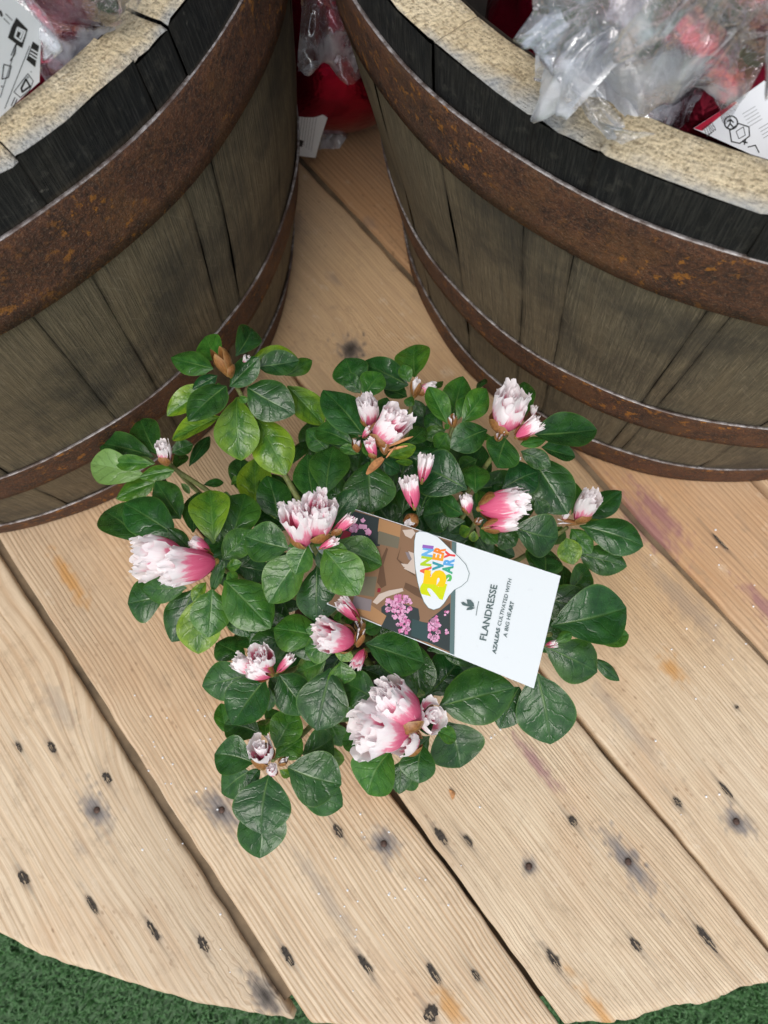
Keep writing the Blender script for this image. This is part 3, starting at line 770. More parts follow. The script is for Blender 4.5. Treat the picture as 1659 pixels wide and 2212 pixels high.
def left_label():
    q = [rp('J', 0, 640), rp('J', 215, 440), rp('J', 225, 120), rp('J', -40, -120)]
    S, P = sheet_from([rp('J', -260, 780), rp('J', 205, 460), rp('J', 225, 100), rp('J', -240, 40)], [ZL+.012, ZL+.004, ZL+.03, ZL+.05])
    o = thing('package_label', 'white paper label with bold black icon blocks resting on dark red foil', 'label', S.c)
    o.rotation_mode = 'QUATERNION'; o.rotation_quaternion = S.rot
    outline = [rp('J', -200, 760), rp('J', 0, 640), rp('J', 215, 445), rp('J', 226, 130), rp('J', 90, 2), rp('J', -240, -160)]
    obj('paper', card_mesh('paper', [S.loc(*p) for p in outline], .0006, [M_PAPER]), o)
    J = lambda pts: [rp('J', *p) for p in pts]
    S.multi('black_icon_block', [J([(88, 95), (150, 160), (120, 262), (42, 205), (60, 150)]), J([(178, 225), (212, 250), (190, 365), (143, 325)])], M_INK, o)
    S.multi('icon_outline', [p for p in stroke(J([(95, 150), (135, 170), (115, 225), (80, 200)]), 4, True)]+stroke(J([(100, 165), (120, 175), (108, 205)]), 4)
            + stroke(J([(160, 300), (205, 330)]), 3)+stroke(J([(165, 285), (205, 310)]), 3)+stroke(J([(170, 268), (208, 290)]), 3), M_PAPER, o)
    S.multi('line_drawing', stroke(J([(20, 350), (60, 360), (45, 420), (10, 430)]), 2.2, True)+stroke(J([(60, 300), (85, 240), (82, 290), (55, 330)]), 2.2)
            + stroke(J([(115, 480), (140, 430), (162, 470), (120, 500)]), 4, True)+stroke(J([(75, 500), (150, 400), (180, 440), (160, 490), (110, 530)]), 1.6, True), M_INK, o)
    S.multi('print_lines', stroke(J([(30, 75), (65, 110)]), 1.6)+stroke(J([(20, 100), (50, 130)]), 1.6)+stroke(J([(0, 530), (90, 240), (110, 255)]), 1.4)+stroke(J([(25, 590), (160, 250)]), 1.4)+stroke(J([(0, 60), (8, 85)]), 5)
            + stroke(J([(60, 575), (80, 530)]), 2)+stroke(J([(72, 582), (92, 540)]), 2), M_INK, o)
    S.multi('small_dots', [J(ring(150, 420, 7)), J(ring(168, 390, 4)), J(ring(8, 470, 6))], M_GREYINK, o)
left_label()

# right barrel: crumpled film over red and dark packages with a label
ZR = .60*H
pk2 = thing('foil_package', 'red foil package showing through the crumpled clear bag in the barrel', 'package', at(1450, 60, ZR-.12)-Vector((0, 0, .15)))
for (px, py, dz, r, sd) in ((1330, 120, -.09, .075, 31), (1500, 150, -.075, .08, 33), (1480, -60, -.06, .10, 36), (1690, 260, -.10, .08, 38), (1640, 60, -.06, .09, 39), (1290, -60, -.10, .07, 40)):
    P = inside(at(px, py, ZR+dz), (BRX[0]-.02)*H, (BRX[1]+.008)*H, .478*H, r); obj('red_foil', foil_ball('red_foil', r, sd, [M_FOIL], .85, .13), pk2, P-pk2.location)
film = thing('clear_film_bag', 'crumpled clear plastic bag glinting white and hanging over the pale barrel rim', 'plastic bag', at(1350, 120, ZR))
for nm, cr, n, amp, sd in (
    ('film_sheet', [at(1150, 180, ZR-.004), at(1490, 255, ZR-.03), at(1700, -60, ZR+.07), at(1150, -70, ZR+.055)], 60, .016, 41),
    ('film_sheet', [at(1300, 130, ZR+.0), at(1600, 215, ZR+.004), at(1750, 30, ZR+.085), at(1400, -60, ZR+.095)], 60, .018, 47),
    ('film_sheet', [at(1135, 120, ZR+.012), at(1250, 215, ZR+.01), at(1420, 60, ZR+.06), at(1150, -30, ZR+.06)], 40, .012, 52),
    ('film_tail', [at(1215, 190, ZR+.010), at(1310, 300, ZR+.008), at(1345, 262, ZR+.011), at(1265, 150, ZR+.018)], 24, .005, 57),
    ('film_tail', [at(1290, 265, ZR+.0095), at(1335, 308, ZR+.009), at(1432, 288, ZR+.0075), at(1330, 280, ZR+.011)], 20, .0025, 59)):
    m, c = crumple_sheet(nm, cr, n, amp, sd, [M_FILM], 1.4, .05); obj(nm, m, film, c-film.location)
def right_label():
    K = lambda pts: [rp('K', *p) for p in pts]
    S, P = sheet_from([rp('K', 1300, 715), rp('K', 1659, 860), rp('K', 1800, 540), rp('K', 1470, 420)], [ZR-.02, ZR-.028, ZR-.005, ZR+.003])
    o = thing('package_label', 'white paper label with line icons and red strip tucked inside the pale barrel rim', 'label', S.c)
    o.rotation_mode = 'QUATERNION'; o.rotation_quaternion = S.rot
    obj('paper', card_mesh('paper', [S.loc(*p) for p in K([(1255, 700), (1700, 900), (1850, 600), (1640, 440), (1480, 555)])], .0006, [M_PAPER]), o)
    S.poly('red_strip', K([(1255, 698), (1300, 712), (1490, 560), (1478, 552)]), M_REDINK, o)
    ic = stroke(K(ring(1457, 667, 36, 18)), 3, True)+stroke(K([(1440, 660), (1455, 650), (1470, 665)]), 3.2)+stroke(K([(1455, 650), (1452, 672), (1440, 692)]), 3)+stroke(K([(1452, 672), (1468, 690)]), 3)
    ic += stroke(K([(1450, 710), (1500, 672), (1555, 690), (1558, 740), (1505, 780), (1460, 770)]), 2.6, True)+stroke(K([(1485, 715), (1525, 690), (1535, 735), (1500, 755)]), 1.6, True)
    ic += stroke(K([(1520, 770), (1545, 776)]), 3)+stroke(K([(1536, 760), (1530, 786)]), 3)+stroke(K([(1550, 800), (1590, 790), (1610, 830)]), 2.4)
    S.multi('line_icons', ic, M_INK, o)
    tx = []
    for k in range(5):
        a = (1520+k*9, 620+k*17); tx += stroke(K([a, (a[0]+70, a[1]-42)]), 1.3)
    for k in range(4):
        a = (1610+k*8, 700+k*17); tx += stroke(K([a, (a[0]+70, a[1]-42)]), 1.3)
    S.multi('print_lines', tx, M_GREYINK, o)
    S.text('22203', rp('K', 1325, 745), rp('K', 1378, 706), 1, .0055, M_INK, o)
right_label()

# bauble in a clear bag on the boards behind, between the barrels
P0 = at(715, 70, .10)
pk3 = thing('red_bauble', 'shiny dark red bauble in a clear bag on the boards between the two barrels', 'bauble', (P0.x, P0.y, 0))
M_RED = mat_foil(); M_RED.name = 'bright_red_foil'
for n_ in M_RED.node_tree.nodes:
    if n_.type == 'MIX' and n_.data_type == 'RGBA': n_.inputs[6].default_value = (.20, .002, .02, 1); n_.inputs[7].default_value = (.34, .004, .04, 1)
bm_ = foil_ball('bauble_ball', .112, 71, [M_RED], 1.0, .02); obj('bauble_ball', bm_, pk3, (0, .015, .112))
obj('bauble_cap', foil_ball('bauble_cap', .075, 75, [M_RED], .8, .06), pk3, (-.02, .12, .17))
m, c = crumple_sheet('clear_bag', [at(650, 325, .003), at(735, 318, .003), at(790, 225, .03), at(660, 225, .04)], 40, .005, 81, [M_FILM], 1.2, .04); obj('clear_bag', m, pk3, c-pk3.location)
m, c = crumple_sheet('clear_bag', [at(640, 130, .16), at(800, 140, .15), at(780, -30, .24), at(650, -30, .24)], 36, .014, 86, [M_FILM], 1.2, .05); obj('clear_bag', m, pk3, c-pk3.location)
def back_label():
    Lr = lambda pts: [rp('L', *p) for p in pts]
    S, P = sheet_from(Lr([(60, 1290), (295, 1290), (390, 960), (60, 760)]), [.02, .02, .085, .10])
    o = thing('package_label', 'small creased white label beside the red bauble between the barrels', 'label', S.c)
    o.rotation_mode = 'QUATERNION'; o.rotation_quaternion = S.rot
    obj('paper', card_mesh('paper', [S.loc(*p) for p in Lr([(40, 1240), (180, 1275), (295, 1290), (340, 1120), (392, 965), (250, 860), (100, 770), (40, 900)])], .0006, [M_PAPER]), o)
    t = []
    for k in range(7): t += stroke(Lr([(170+k*22, 890+k*12), (140+k*20, 1150+k*14)]), 1.0)
    S.multi('print_lines', t+stroke(Lr(ring(232, 905, 18, 12)), 1.2, True), M_GREYINK, o)
    S.poly('black_mark', Lr([(140, 1130), (200, 1150), (185, 1200), (140, 1190)]), M_INK, o)
back_label()

# ------------------------------------------------------------------ the azalea
PC = at(800, 1330, .20); PLB = Vector((PC.x, PC.y, 0))
plant = thing('potted_azalea', 'bushy potted azalea with glossy green leaves and pink-white ruffled buds', 'azalea', PLB)
def pot_mesh():
    pr = [(.0, .002), (.046, 0), (.048, .002), (.060, .092), (.064, .094), (.064, .105), (.061, .106), (.059, .1), (.0, .0985)]
    seg = 40; V = []; F = []
    for r, z in pr:
        for k in range(seg): V.append((r*math.cos(2*PI*k/seg), r*math.sin(2*PI*k/seg), z))
    for j in range(len(pr)-1):
        for k in range(seg): F.append((j*seg+k, j*seg+(k+1) % seg, (j+1)*seg+(k+1) % seg, (j+1)*seg+k))
    fm = [0]*(7*seg)+[1]*seg
    return mesh('pot', V, F, [M_POT, M_SOIL], True, fm)
obj('pot', pot_mesh(), plant)

def leaf_mesh(k):
    rng = np.random.RandomState(300+k)
    nu, nv_ = 11, 19
    us = np.linspace(-1, 1, nu); vs_ = np.linspace(0, 1, nv_)**.9
    arch = [.07, .10, .04, .13, .09, .06, .15, .05][k]; cup = [.10, -.10, .16, -.16, .05, -.06, .12, -.14][k]; tw = rng.uniform(-.18, .18); sw = rng.uniform(-.05, .05)
    pk_ = [.54, .58, .51, .61, .56, .48, .59, .53][k]
    V = []; UV = []
    for v in vs_:
        p = math.log(.5)/math.log(pk_)
        wd = max(0, math.sin(PI*min(1, v)**p))**(.62+.16*v)*.5
        wd = max(wd*min(1, v/.10)**.9, .022 if v < .98 else 0)
        if v > .97: wd = min(wd, .5*.12)*(1-v)/.03+.0
        for u in us:
            x = u*wd+sw*math.sin(PI*v); y = v
            bulge = .030*math.sin(v*17.0+abs(u)*-3.2)*(1-abs(u))*abs(u)*2
            z = arch*4*v*(1-v)*.9+cup*(u*u)*wd*1.1-.035*math.exp(-(u/.14)**2)*wd*2+bulge*wd*2
            z += tw*u*wd*(v-.3)+.016*math.sin(9*v+u*3+k)*abs(u)*wd*2
            V.append((x*1.0, y, z)); UV.append((u, v))
    F = grid_faces(nu, nv_)
    m = mesh('leaf', V, F, [M_LEAF])
    ul = m.uv_layers.new(name='UVMap'); idx = np.zeros(len(m.loops), dtype=np.int32); m.loops.foreach_get('vertex_index', idx)
    ul.data.foreach_set('uv', np.array(UV, dtype=np.float32)[idx].ravel())
    return m
LEAVES = [leaf_mesh(k) for k in range(8)]
CAM = Vector((0, 0, H))
leaf_rng = random.Random(21)
def leaf(Pb, Pt, width, tone, roll=None, parent=None):
    a = (Pt-Pb); L_ = a.length; a.normalize()
    mid = (Pb+Pt)/2; cv = (CAM-mid).normalized()
    n = Vector((0, 0, .6))+cv*.5
    n = (n-a*n.dot(a)).normalized()
    r = leaf_rng.gauss(0, .20) if roll is None else roll
    n = Quaternion(a, r) @ n; x = a.cross(n)
    rot = Matrix((x, a, n)).transposed().to_quaternion()
    o = obj('leaf', leaf_rng.choice(LEAVES), plant, Pb-plant.location, rot, (width*1.0, L_, L_))
    # (yellowing, lightness, pale underside)
    j = leaf_rng.uniform
    o.color = {0: (j(0, .12), j(0, .35), 0, 1), 1: (j(.08, .3), j(.5, .95), 0, 1), 2: (j(.5, .95), j(.6, 1), 0, 1), 3: (.2, .9, .75, 1), 4: (0, 0, 0, 1)}[tone]
    return o

# rosettes: region of the photograph, height, then leaves (base x, y, tip x, y, width, layer, tone[, tip rise])
ROS = [
('A', .225, (1060, 460), [(920,390,612,310,165,0,0),(960,330,865,155,190,1,1),(1085,300,1200,95,175,0,0),(1240,375,1545,330,175,0,0),(1200,320,1545,330,190,1,2),(1440,440,1640,330,110,2,1),
  (1040,520,1255,310,175,0,0,.014),(950,440,770,540,110,0,0),(1015,515,738,772,235,0,0),(900,520,585,735,165,2,2),(970,740,620,908,175,2,2),(1095,595,1125,1058,285,1,2),(1170,525,1516,715,275,0,0),
  (1240,745,1450,1162,270,2,2),(1460,515,1720,800,215,1,2),(1115,590,1160,640,60,0,1),(985,520,945,515,40,0,1)]),
('A', .165, (600, 1075), [(490,1030,92,930,190,1,0),(510,1010,390,755,195,1,0),(430,1170,30,1078,220,1,3),(490,1085,208,1075,105,0,1),(640,1130,383,1180,105,0,1),(500,1215,215,1335,145,2,1),(620,1000,775,940,105,1,0),
  (640,1120,712,1010,90,1,0),(745,1100,895,880,85,2,0),(850,1235,997,1215,60,2,0),(690,1220,750,1300,40,1,3),(500,1080,360,1030,45,0,3),(1500,1080,1590,918,95,2,0),(1120,1290,1110,1035,150,3,0),(1135,1200,1050,1222,60,2,1),
  (1245,1440,1225,1040,215,2,2),(1370,1480,1318,1212,195,1,2)]),
('D', .20, (870, 640), [(330,470,55,248,235,2,0),(580,425,198,185,260,1,0),(610,300,428,25,195,2,0),(700,400,742,105,175,2,0),(850,480,820,92,255,0,2),(960,510,1078,118,265,1,1),(915,595,1130,375,175,0,1),(695,535,515,368,95,0,0,.01),
  (660,510,450,410,145,1,0),(940,655,1055,620,75,0,1),(950,690,1020,765,85,0,1),(1030,640,1245,690,180,2,0),(930,745,1265,1097,285,0,1),(840,810,810,1162,235,0,1),(745,870,740,1282,255,1,2),(700,815,545,1195,235,2,0),
  (655,800,333,810,180,1,0),(500,860,225,915,255,2,0),(795,760,700,900,80,0,2),(940,950,1140,1152,135,2,0),(840,830,925,600,70,0,0,.012),(990,170,910,130,75,3,0)]),
('D', .235, (1480, 530), [(1395,515,1080,430,255,0,0)]),
('E', .245, (540, 700), [(505,705,390,978,240,0,1),(450,800,138,1243,330,1,1),(590,890,585,1418,335,2,0),(655,745,980,1168,335,0,1),(715,715,1195,890,290,1,1),(690,690,885,790,105,0,1),(560,290,493,-146,290,2,0),(720,510,957,182,180,0,0,.012),
  (240,450,310,315,95,0,0),(555,720,700,620,115,0,1),(450,690,318,710,55,0,1),(360,790,118,935,155,2,0),(600,760,660,930,90,1,0)]),
('B', .238, (20, 1500), [(170,1350,235,945,290,1,0)]),
('E', .212, (950, 1570), [(650,1570,183,1480,310,1,1),(770,1640,472,1685,225,0,1),(870,1660,810,1785,150,0,2),(1040,1620,1588,1800,335,0,0),(1020,1500,1192,1430,120,1,1),(880,1450,900,1338,95,0,1),(805,1410,770,1340,75,0,1),(600,1510,485,1490,65,0,1)]),
('F', .195, (480, 1000), [(500,1010,545,1395,195,2,0)]),
('G', .198, (1080, 120), [(1035,190,1060,357,160,1,1),(965,240,862,697,300,1,0),(925,190,695,285,210,2,1),(1310,480,1058,345,215,1,0),(1180,240,1400,332,105,3,0),(590,290,815,575,225,2,0)]),
('G', .178, (540, 290), [(355,290,28,372,225,1,0),(485,325,250,655,265,0,0),(515,380,510,555,80,0,0),(350,165,128,60,175,2,0),(450,110,280,-20,155,2,0),(350,330,180,425,95,3,0),(420,310,250,385,105,2,0),(440,105,430,38,62,0,1),(520,310,600,440,85,1,0)]),
('G', .145, (540, 910), [(405,930,118,865,215,0,0),(370,990,170,1150,195,1,0),(515,1015,458,1447,320,0,0),(455,1150,448,1622,260,1,0),(650,960,1042,1085,295,0,0),(700,1080,1050,1245,205,1,0),(560,820,705,545,200,0,1),(560,885,755,755,160,0,1),
  (755,865,977,745,200,1,0),(455,720,190,650,190,1,0),(490,745,480,612,105,1,1),(215,720,165,495,95,2,1),(940,800,1005,965,140,2,2),(500,640,592,555,135,2,0),(450,970,363,1088,82,0,0),(590,980,668,1028,52,0,2),(960,640,1040,812,135,3,1)]),
('H', .182, (580, 570), [(715,465,1208,345,285,0,0),(640,395,885,125,225,2,0),(740,120,945,190,65,1,0),(570,420,640,655,105,0,4,.010),(690,620,825,680,92,0,1),(770,570,850,868,285,1,0),(605,715,583,970,185,0,0),(400,755,248,1043,265,0,1),
  (465,820,450,1040,115,2,0),(500,890,548,1018,85,2,0),(290,690,78,690,135,2,0),(650,660,478,800,135,1,0),(580,350,600,405,42,0,1),(100,450,130,565,95,3,0)]),
('H', .165, (1300, 260), [(1350,250,1440,715,300,1,0),(1235,340,1105,612,180,2,0)]),
('I', .172, (-60, 1000), [(-60,930,537,790,380,0,0),(-120,1090,305,1302,290,0,0),(80,690,347,690,110,1,0),(300,1050,556,1005,155,2,1),(180,1075,305,1182,65,2,1),(280,1195,482,1370,85,2,0),(80,655,232,472,180,1,0),(20,700,30,452,115,2,0)]),
('F', .20, (1400, 1000), [(1460,1010,1577,948,62,0,1)]),
('F', .168, (1350, 560), [(1350,570,1400,358,235,1,0)]),
('C', .158, (900, 1400), [(1000,1390,1522,1555,255,0,0),(990,1620,1388,1722,205,1,0),(1040,1335,1343,1105,185,2,0),(930,1300,950,1025,92,1,1),(895,1490,950,1708,165,0,2),(930,1415,1098,1615,145,0,1),(855,1395,780,1545,125,1,1),(1020,1350,1202,1372,52,0,2)]),
('C', .205, (170, 1340), [(460,1400,823,1490,300,0,0),(590,810,905,1295,345,1,0),(370,1085,658,950,255,0,0),(640,1160,730,1300,112,1,0),(150,1125,145,893,215,0,1),(110,1410,18,1455,90,0,2),(140,1430,130,1522,68,0,2),(190,1400,325,1537,112,0,1),(330,1410,478,1555,175,1,0),
  (160,1235,180,1092,108,0,1),(170,1480,285,1645,135,2,0),(330,1560,470,1642,95,2,0),(100,1500,-10,1625,125,2,0),(720,1790,700,1568,250,3,0)]),
('B', .208, (1330, 1460), [(1325,1300,915,1110,345,0,0),(1260,1450,963,1522,270,1,0),(1295,1505,1105,1385,155,0,0),(1310,1560,1180,1652,125,1,0)]),
('C', .222, (400, 650), [(635,645,1142,605,290,0,0),(690,750,965,825,165,1,0),(520,780,765,905,140,1,0),(400,680,325,918,290,0,0),(515,725,727,690,82,0,1),(560,490,545,212,155,1,0),(300,682,188,652,52,0,1),(160,850,15,925,125,3,0)]),
('B', .222, (1220, 760), [(1165,765,1010,460,175,0,1),(1205,710,1292,375,225,1,1),(1285,755,1485,478,195,0,1),(1250,735,1318,552,105,0,1),(1490,815,1188,962,225,0,0),(1165,840,1070,988,155,1,1),(1155,810,968,872,115,2,1),(1180,770,1145,805,42,0,1),(1130,800,985,695,135,2,0)]),
('B', .232, (560, 880), [(475,855,148,488,300,0,0),(440,875,168,730,140,1,0),(410,940,93,812,175,1,0),(445,1010,283,960,82,0,1),(190,985,15,810,175,2,0),(520,1075,540,1493,370,2,0),(640,1070,778,1152,122,1,0),(690,1030,907,950,105,0,2),(740,1070,882,1080,52,1,2),
  (590,775,672,548,155,0,0),(565,720,602,668,42,0,1),(840,930,988,800,135,1,0),(800,1010,1160,1042,155,2,0),(595,905,470,830,72,0,0,.008),(505,1025,480,912,62,0,1)]),
('B', .195, (890, 460), [(900,385,900,118,272,1,1),(845,450,465,265,225,1,0),(430,490,330,228,275,1,0),(455,515,328,362,125,0,0),(480,545,622,348,195,0,1),(855,425,798,282,105,0,1),(880,540,832,622,78,0,1),(835,545,645,480,135,2,0),(1060,470,1132,418,52,1,1),
  (900,570,965,705,95,1,0),(790,660,962,785,155,2,0),(1400,500,1482,398,62,2,0)]),
]
stem_pts = []
for ri, (rg, z0, cen, lv) in enumerate(ROS):
    k = rs(rg); C0 = at(*rp(rg, *cen), z0-.012)
    if len(lv) > 3: stem_pts.append(C0)
    for i, e in enumerate(lv):
        bx, by, tx, ty, wd, ly, tone = e[:7]
        zb = z0-.011*ly-.0005*i-(.004 if ly else 0); rise = e[7] if len(e) > 7 else leaf_rng.uniform(-.011, .004)-(.006 if ly >= 1 else 0)
        Pb = at(*rp(rg, bx, by), zb); Pt = at(*rp(rg, tx, ty), zb+rise)
        dep = H-zb
        leaf(Pb, Pt, wd*k*dep/FPX/.96*1.22, tone)
# inner, shaded leaves that fill the bush
cc = at(790, 1290, .15); fr = random.Random(5)
poly_c = [(560,1130),(700,980),(880,960),(1010,1020),(1120,1180),(1170,1300),(1090,1400),(900,1470),(800,1500),(640,1440),(560,1330),(470,1230)]
fill = 0
while fill < 88:
    px = fr.uniform(480, 1190); py = fr.uniform(960, 1560)
    ins = False; j = len(poly_c)-1
    for i in range(len(poly_c)):
        xi, yi = poly_c[i]; xj, yj = poly_c[j]
        if (yi > py) != (yj > py) and px < (xj-xi)*(py-yi)/(yj-yi)+xi: ins = not ins
        j = i
    if not ins: continue
    z = fr.uniform(.11, .178); P = at(px, py, z); out = (P-PLB); out.z = 0; out = out.normalized() if out.length > .01 else Vector((1, 0, 0))
    out = Quaternion((0, 0, 1), fr.uniform(-1, 1)) @ out
    Pt = P+out*fr.uniform(.032, .046)+Vector((0, 0, fr.uniform(-.008, .008)))
    leaf(P, Pt, fr.uniform(.022, .031), 0); fill += 1

# twigs
for P in stem_pts:
    a = PLB+Vector((fr.uniform(-.012, .012), fr.uniform(-.012, .012), .09)); d = P-a
    m1 = a+Vector((d.x*.25, d.y*.25, d.z*.5)); m2 = P+Vector((-d.x*.12, -d.y*.12, -.05))
    pts = []
    for t in np.linspace(0, 1, 9): pts.append(a*(1-t)**3+m1*3*t*(1-t)**2+m2*3*t*t*(1-t)+P*t**3)
    pts = [p-plant.location for p in pts]
    obj('branch', tube_mesh('branch', pts, list(np.linspace(.0032, .0016, 9)), 7, [M_STEM]), plant)
pts = [at(*rp('A', 600, 1085), .155), at(*rp('A', 690, 1150), .148), at(*rp('A', 860, 1260), .14), at(*rp('A', 1150, 1480), .125)]
obj('branch', tube_mesh('branch', [p-plant.location for p in pts], [.0016, .0018, .002, .0022], 7, [M_STEM]), plant)

# ---- flowers
def petal_mesh(kind, k):
    rng = np.random.RandomState(500+k+40*kind)
    nu, nv_ = 27, 18
    V = []; E_ = []; PU = []
    f1, f2, f3 = rng.uniform(0, 6.28, 3); fq = rng.uniform(8, 11)
    if kind == 3:                                     # inner spiral ruffle
        nu = 84
        for j in range(nv_):
            v = j/(nv_-1)
            for i in range(nu):
                t = i/(nu-1); a = t*4.4*PI+f1; r0 = .08+.62*t
                r = r0*(.45+.55*min(1, v*1.5))+.085*v**4*math.sin(a*2.3+f2)+.035*v**8*math.sin(a*7.3+f3)
                z = .20+.80*v-.05*t*v+.055*v**3*math.sin(a*5.7+f3)-.10*v*(1-t)
                a2 = a+.10*v**3*math.sin(a*7.1+f2)
                V.append((r*math.cos(a2), r*math.sin(a2), z)); E_.append(.02+.93*v**1.5); PU.append(t*6)
    else:
        al = [1.12, 1.05, .95][kind]; rs_ = [1.0, .84, .55][kind]; zt = [.88, .97, 1.0][kind]; am = [.15, .17, .18][kind]
        flare = rng.uniform(-.10, .22) if kind == 0 else rng.uniform(-.12, .08)
        for j in range(nv_):
            v = j/(nv_-1)
            for i in range(nu):
                u = i/(nu-1)*2-1
                a = u*al*(.50+.50*v**.6)
                r = rs_*(.24+.76*math.sin(min(1, v*1.45)*PI/2)**.8)
                r += rs_*flare*max(0, v-.6)/.4
                q_ = max(0, (v-.42)/.58); big = q_*q_*(3-2*q_); q2 = max(0, (max(v, abs(u)**3*min(1, v*1.6))-.76)/.24); fin = q2*q2
                r += am*big*math.sin(fq*.42*u+f1)+am*.42*fin*math.sin(fq*1.35*u+f2)+am*.22*fin*math.sin(fq*2.9*u+f3)
                z = zt*v*(1-.16*abs(u)**3)+.045*fin*math.sin(fq*1.5*u+f3)+.05*big*math.sin(fq*.5*u+f2)
                a += .09*fin*math.sin(fq*1.7*u+f3)
                ed = max(v**1.25, (abs(u)**3.2)*.86*min(1, .25+v))
                V.append((r*math.cos(a), r*math.sin(a), z)); E_.append(ed); PU.append(u)
    m = mesh('petal', V, grid_faces(nu, nv_), [M_PETAL]); attr(m, 'edge', E_); attr(m, 'pu', PU)
    return m
PET = {kd: [petal_mesh(kd, k) for k in range(3 if kd < 3 else 3)] for kd in (0, 1, 2, 3)}
def scale_mesh(k):
    V = []; E_ = []; nu, nv_ = 9, 10
    for j in range(nv_):
        v = j/(nv_-1)
        for i in range(nu):
            u = i/(nu-1)*2-1; wq = math.sin(PI*min(1, .12+.88*v)**.75)**.6 if v < 1 else .02
            a = u*1.0*wq; r = .30+.80*math.sin(min(1, v*1.3+.1)*PI/2)-.25*max(0, v-.55)/.45
            V.append((r*math.cos(a), r*math.sin(a), v)); E_.append(max(v, abs(u)))
    m = mesh('bud_scale', V, grid_faces(nu, nv_), [M_SCALE]); attr(m, 'edge', E_); return m
SC = scale_mesh(0)
def cup_mesh():
    V = []; F = []; pr = [(.04, -.1), (.17, -.08), (.24, .0), (.28, .10), (.22, .16), (.0, .14)]; seg = 12
    for r, z in pr:
        for k in range(seg): V.append((r*math.cos(2*PI*k/seg), r*math.sin(2*PI*k/seg), z))
    for j in range(len(pr)-1):
        for k in range(seg): F.append((j*seg+k, j*seg+(k+1) % seg, (j+1)*seg+(k+1) % seg, (j+1)*seg+k))
    m = mesh('flower', V, F, [M_SCALE]); attr(m, 'edge', [.1]*len(V)); return m
CUP = cup_mesh()
flr = random.Random(77)
def flower(rg, bx, by, tx, ty, wd, z0, kind='full', rise=.012, white=.5, scales=2):
    k = rs(rg); Pb = at(*rp(rg, bx, by), z0); Pt = at(*rp(rg, tx, ty), z0+rise)
    a = Pt-Pb; L_ = a.length; R = wd*k*(H-z0)/FPX/2
    a.normalize(); x = a.orthogonal().normalized(); rot = Matrix((x, a.cross(x), a)).transposed().to_quaternion() @ Quaternion((0, 0, 1), flr.uniform(0, 6.28))
    nm = 'flower' if kind != 'brown' else 'flower_bud'
    f = obj(nm, CUP, plant, Pb-plant.location, rot, (R, R, L_))
    def add(me, ang, sc=1.0, dz=0.0, name='petal', tilt=0.0, wh=None):
        o = obj(name, me, f, (0, 0, dz), Quaternion((0, 0, 1), ang) @ Quaternion((0, 1, 0), tilt), (sc, sc, sc if name == 'petal' else sc))
        o.color = (min(1, max(0, (white if wh is None else wh)+flr.uniform(-.10, .10))), 0, 0, 1); return o
    if kind == 'full':
        for q in range(4): add(flr.choice(PET[0]), q*PI/2+flr.uniform(-.2, .2), flr.uniform(.92, 1.03), 0, tilt=flr.uniform(-.02, .10))
        for q in range(2): add(flr.choice(PET[1]), q*PI+.6+flr.uniform(-.3, .3), flr.uniform(.9, 1.0), .02, tilt=flr.uniform(-.08, .05))
        add(flr.choice(PET[3]), flr.uniform(0, 6), flr.uniform(.92, 1.0), .02, wh=white+.05)
    elif kind == 'mid':
        for q in range(3): add(flr.choice(PET[0]), q*2.09+flr.uniform(-.2, .2), flr.uniform(.92, 1.0))
        add(flr.choice(PET[3]), flr.uniform(0, 6), .85, .06, wh=white+.05)
    elif kind == 'bud':
        for q in range(3): add(flr.choice(PET[1]), q*2.09+flr.uniform(-.2, .2), 1.05)
    elif kind == 'closed':
        for q in range(4): add(SC, q*PI/2+.3, 1.0-.06*(q % 2), 0, 'bud_scale', -.04)
    elif kind == 'brown':
        for q in range(2): add(flr.choice(PET[2]), q*PI, 1.0, .0, wh=.9)
        for q in range(3): add(SC, q*2.09, .95, 0, 'bud_scale', flr.uniform(-.05, .05))
    for q in range(scales):
        o = add(SC, q*2.4+flr.uniform(-.4, .4), 1.0, -.03, 'bud_scale', 0); o.scale = (.95, .95, .42 if kind == 'full' else .5)
    return f
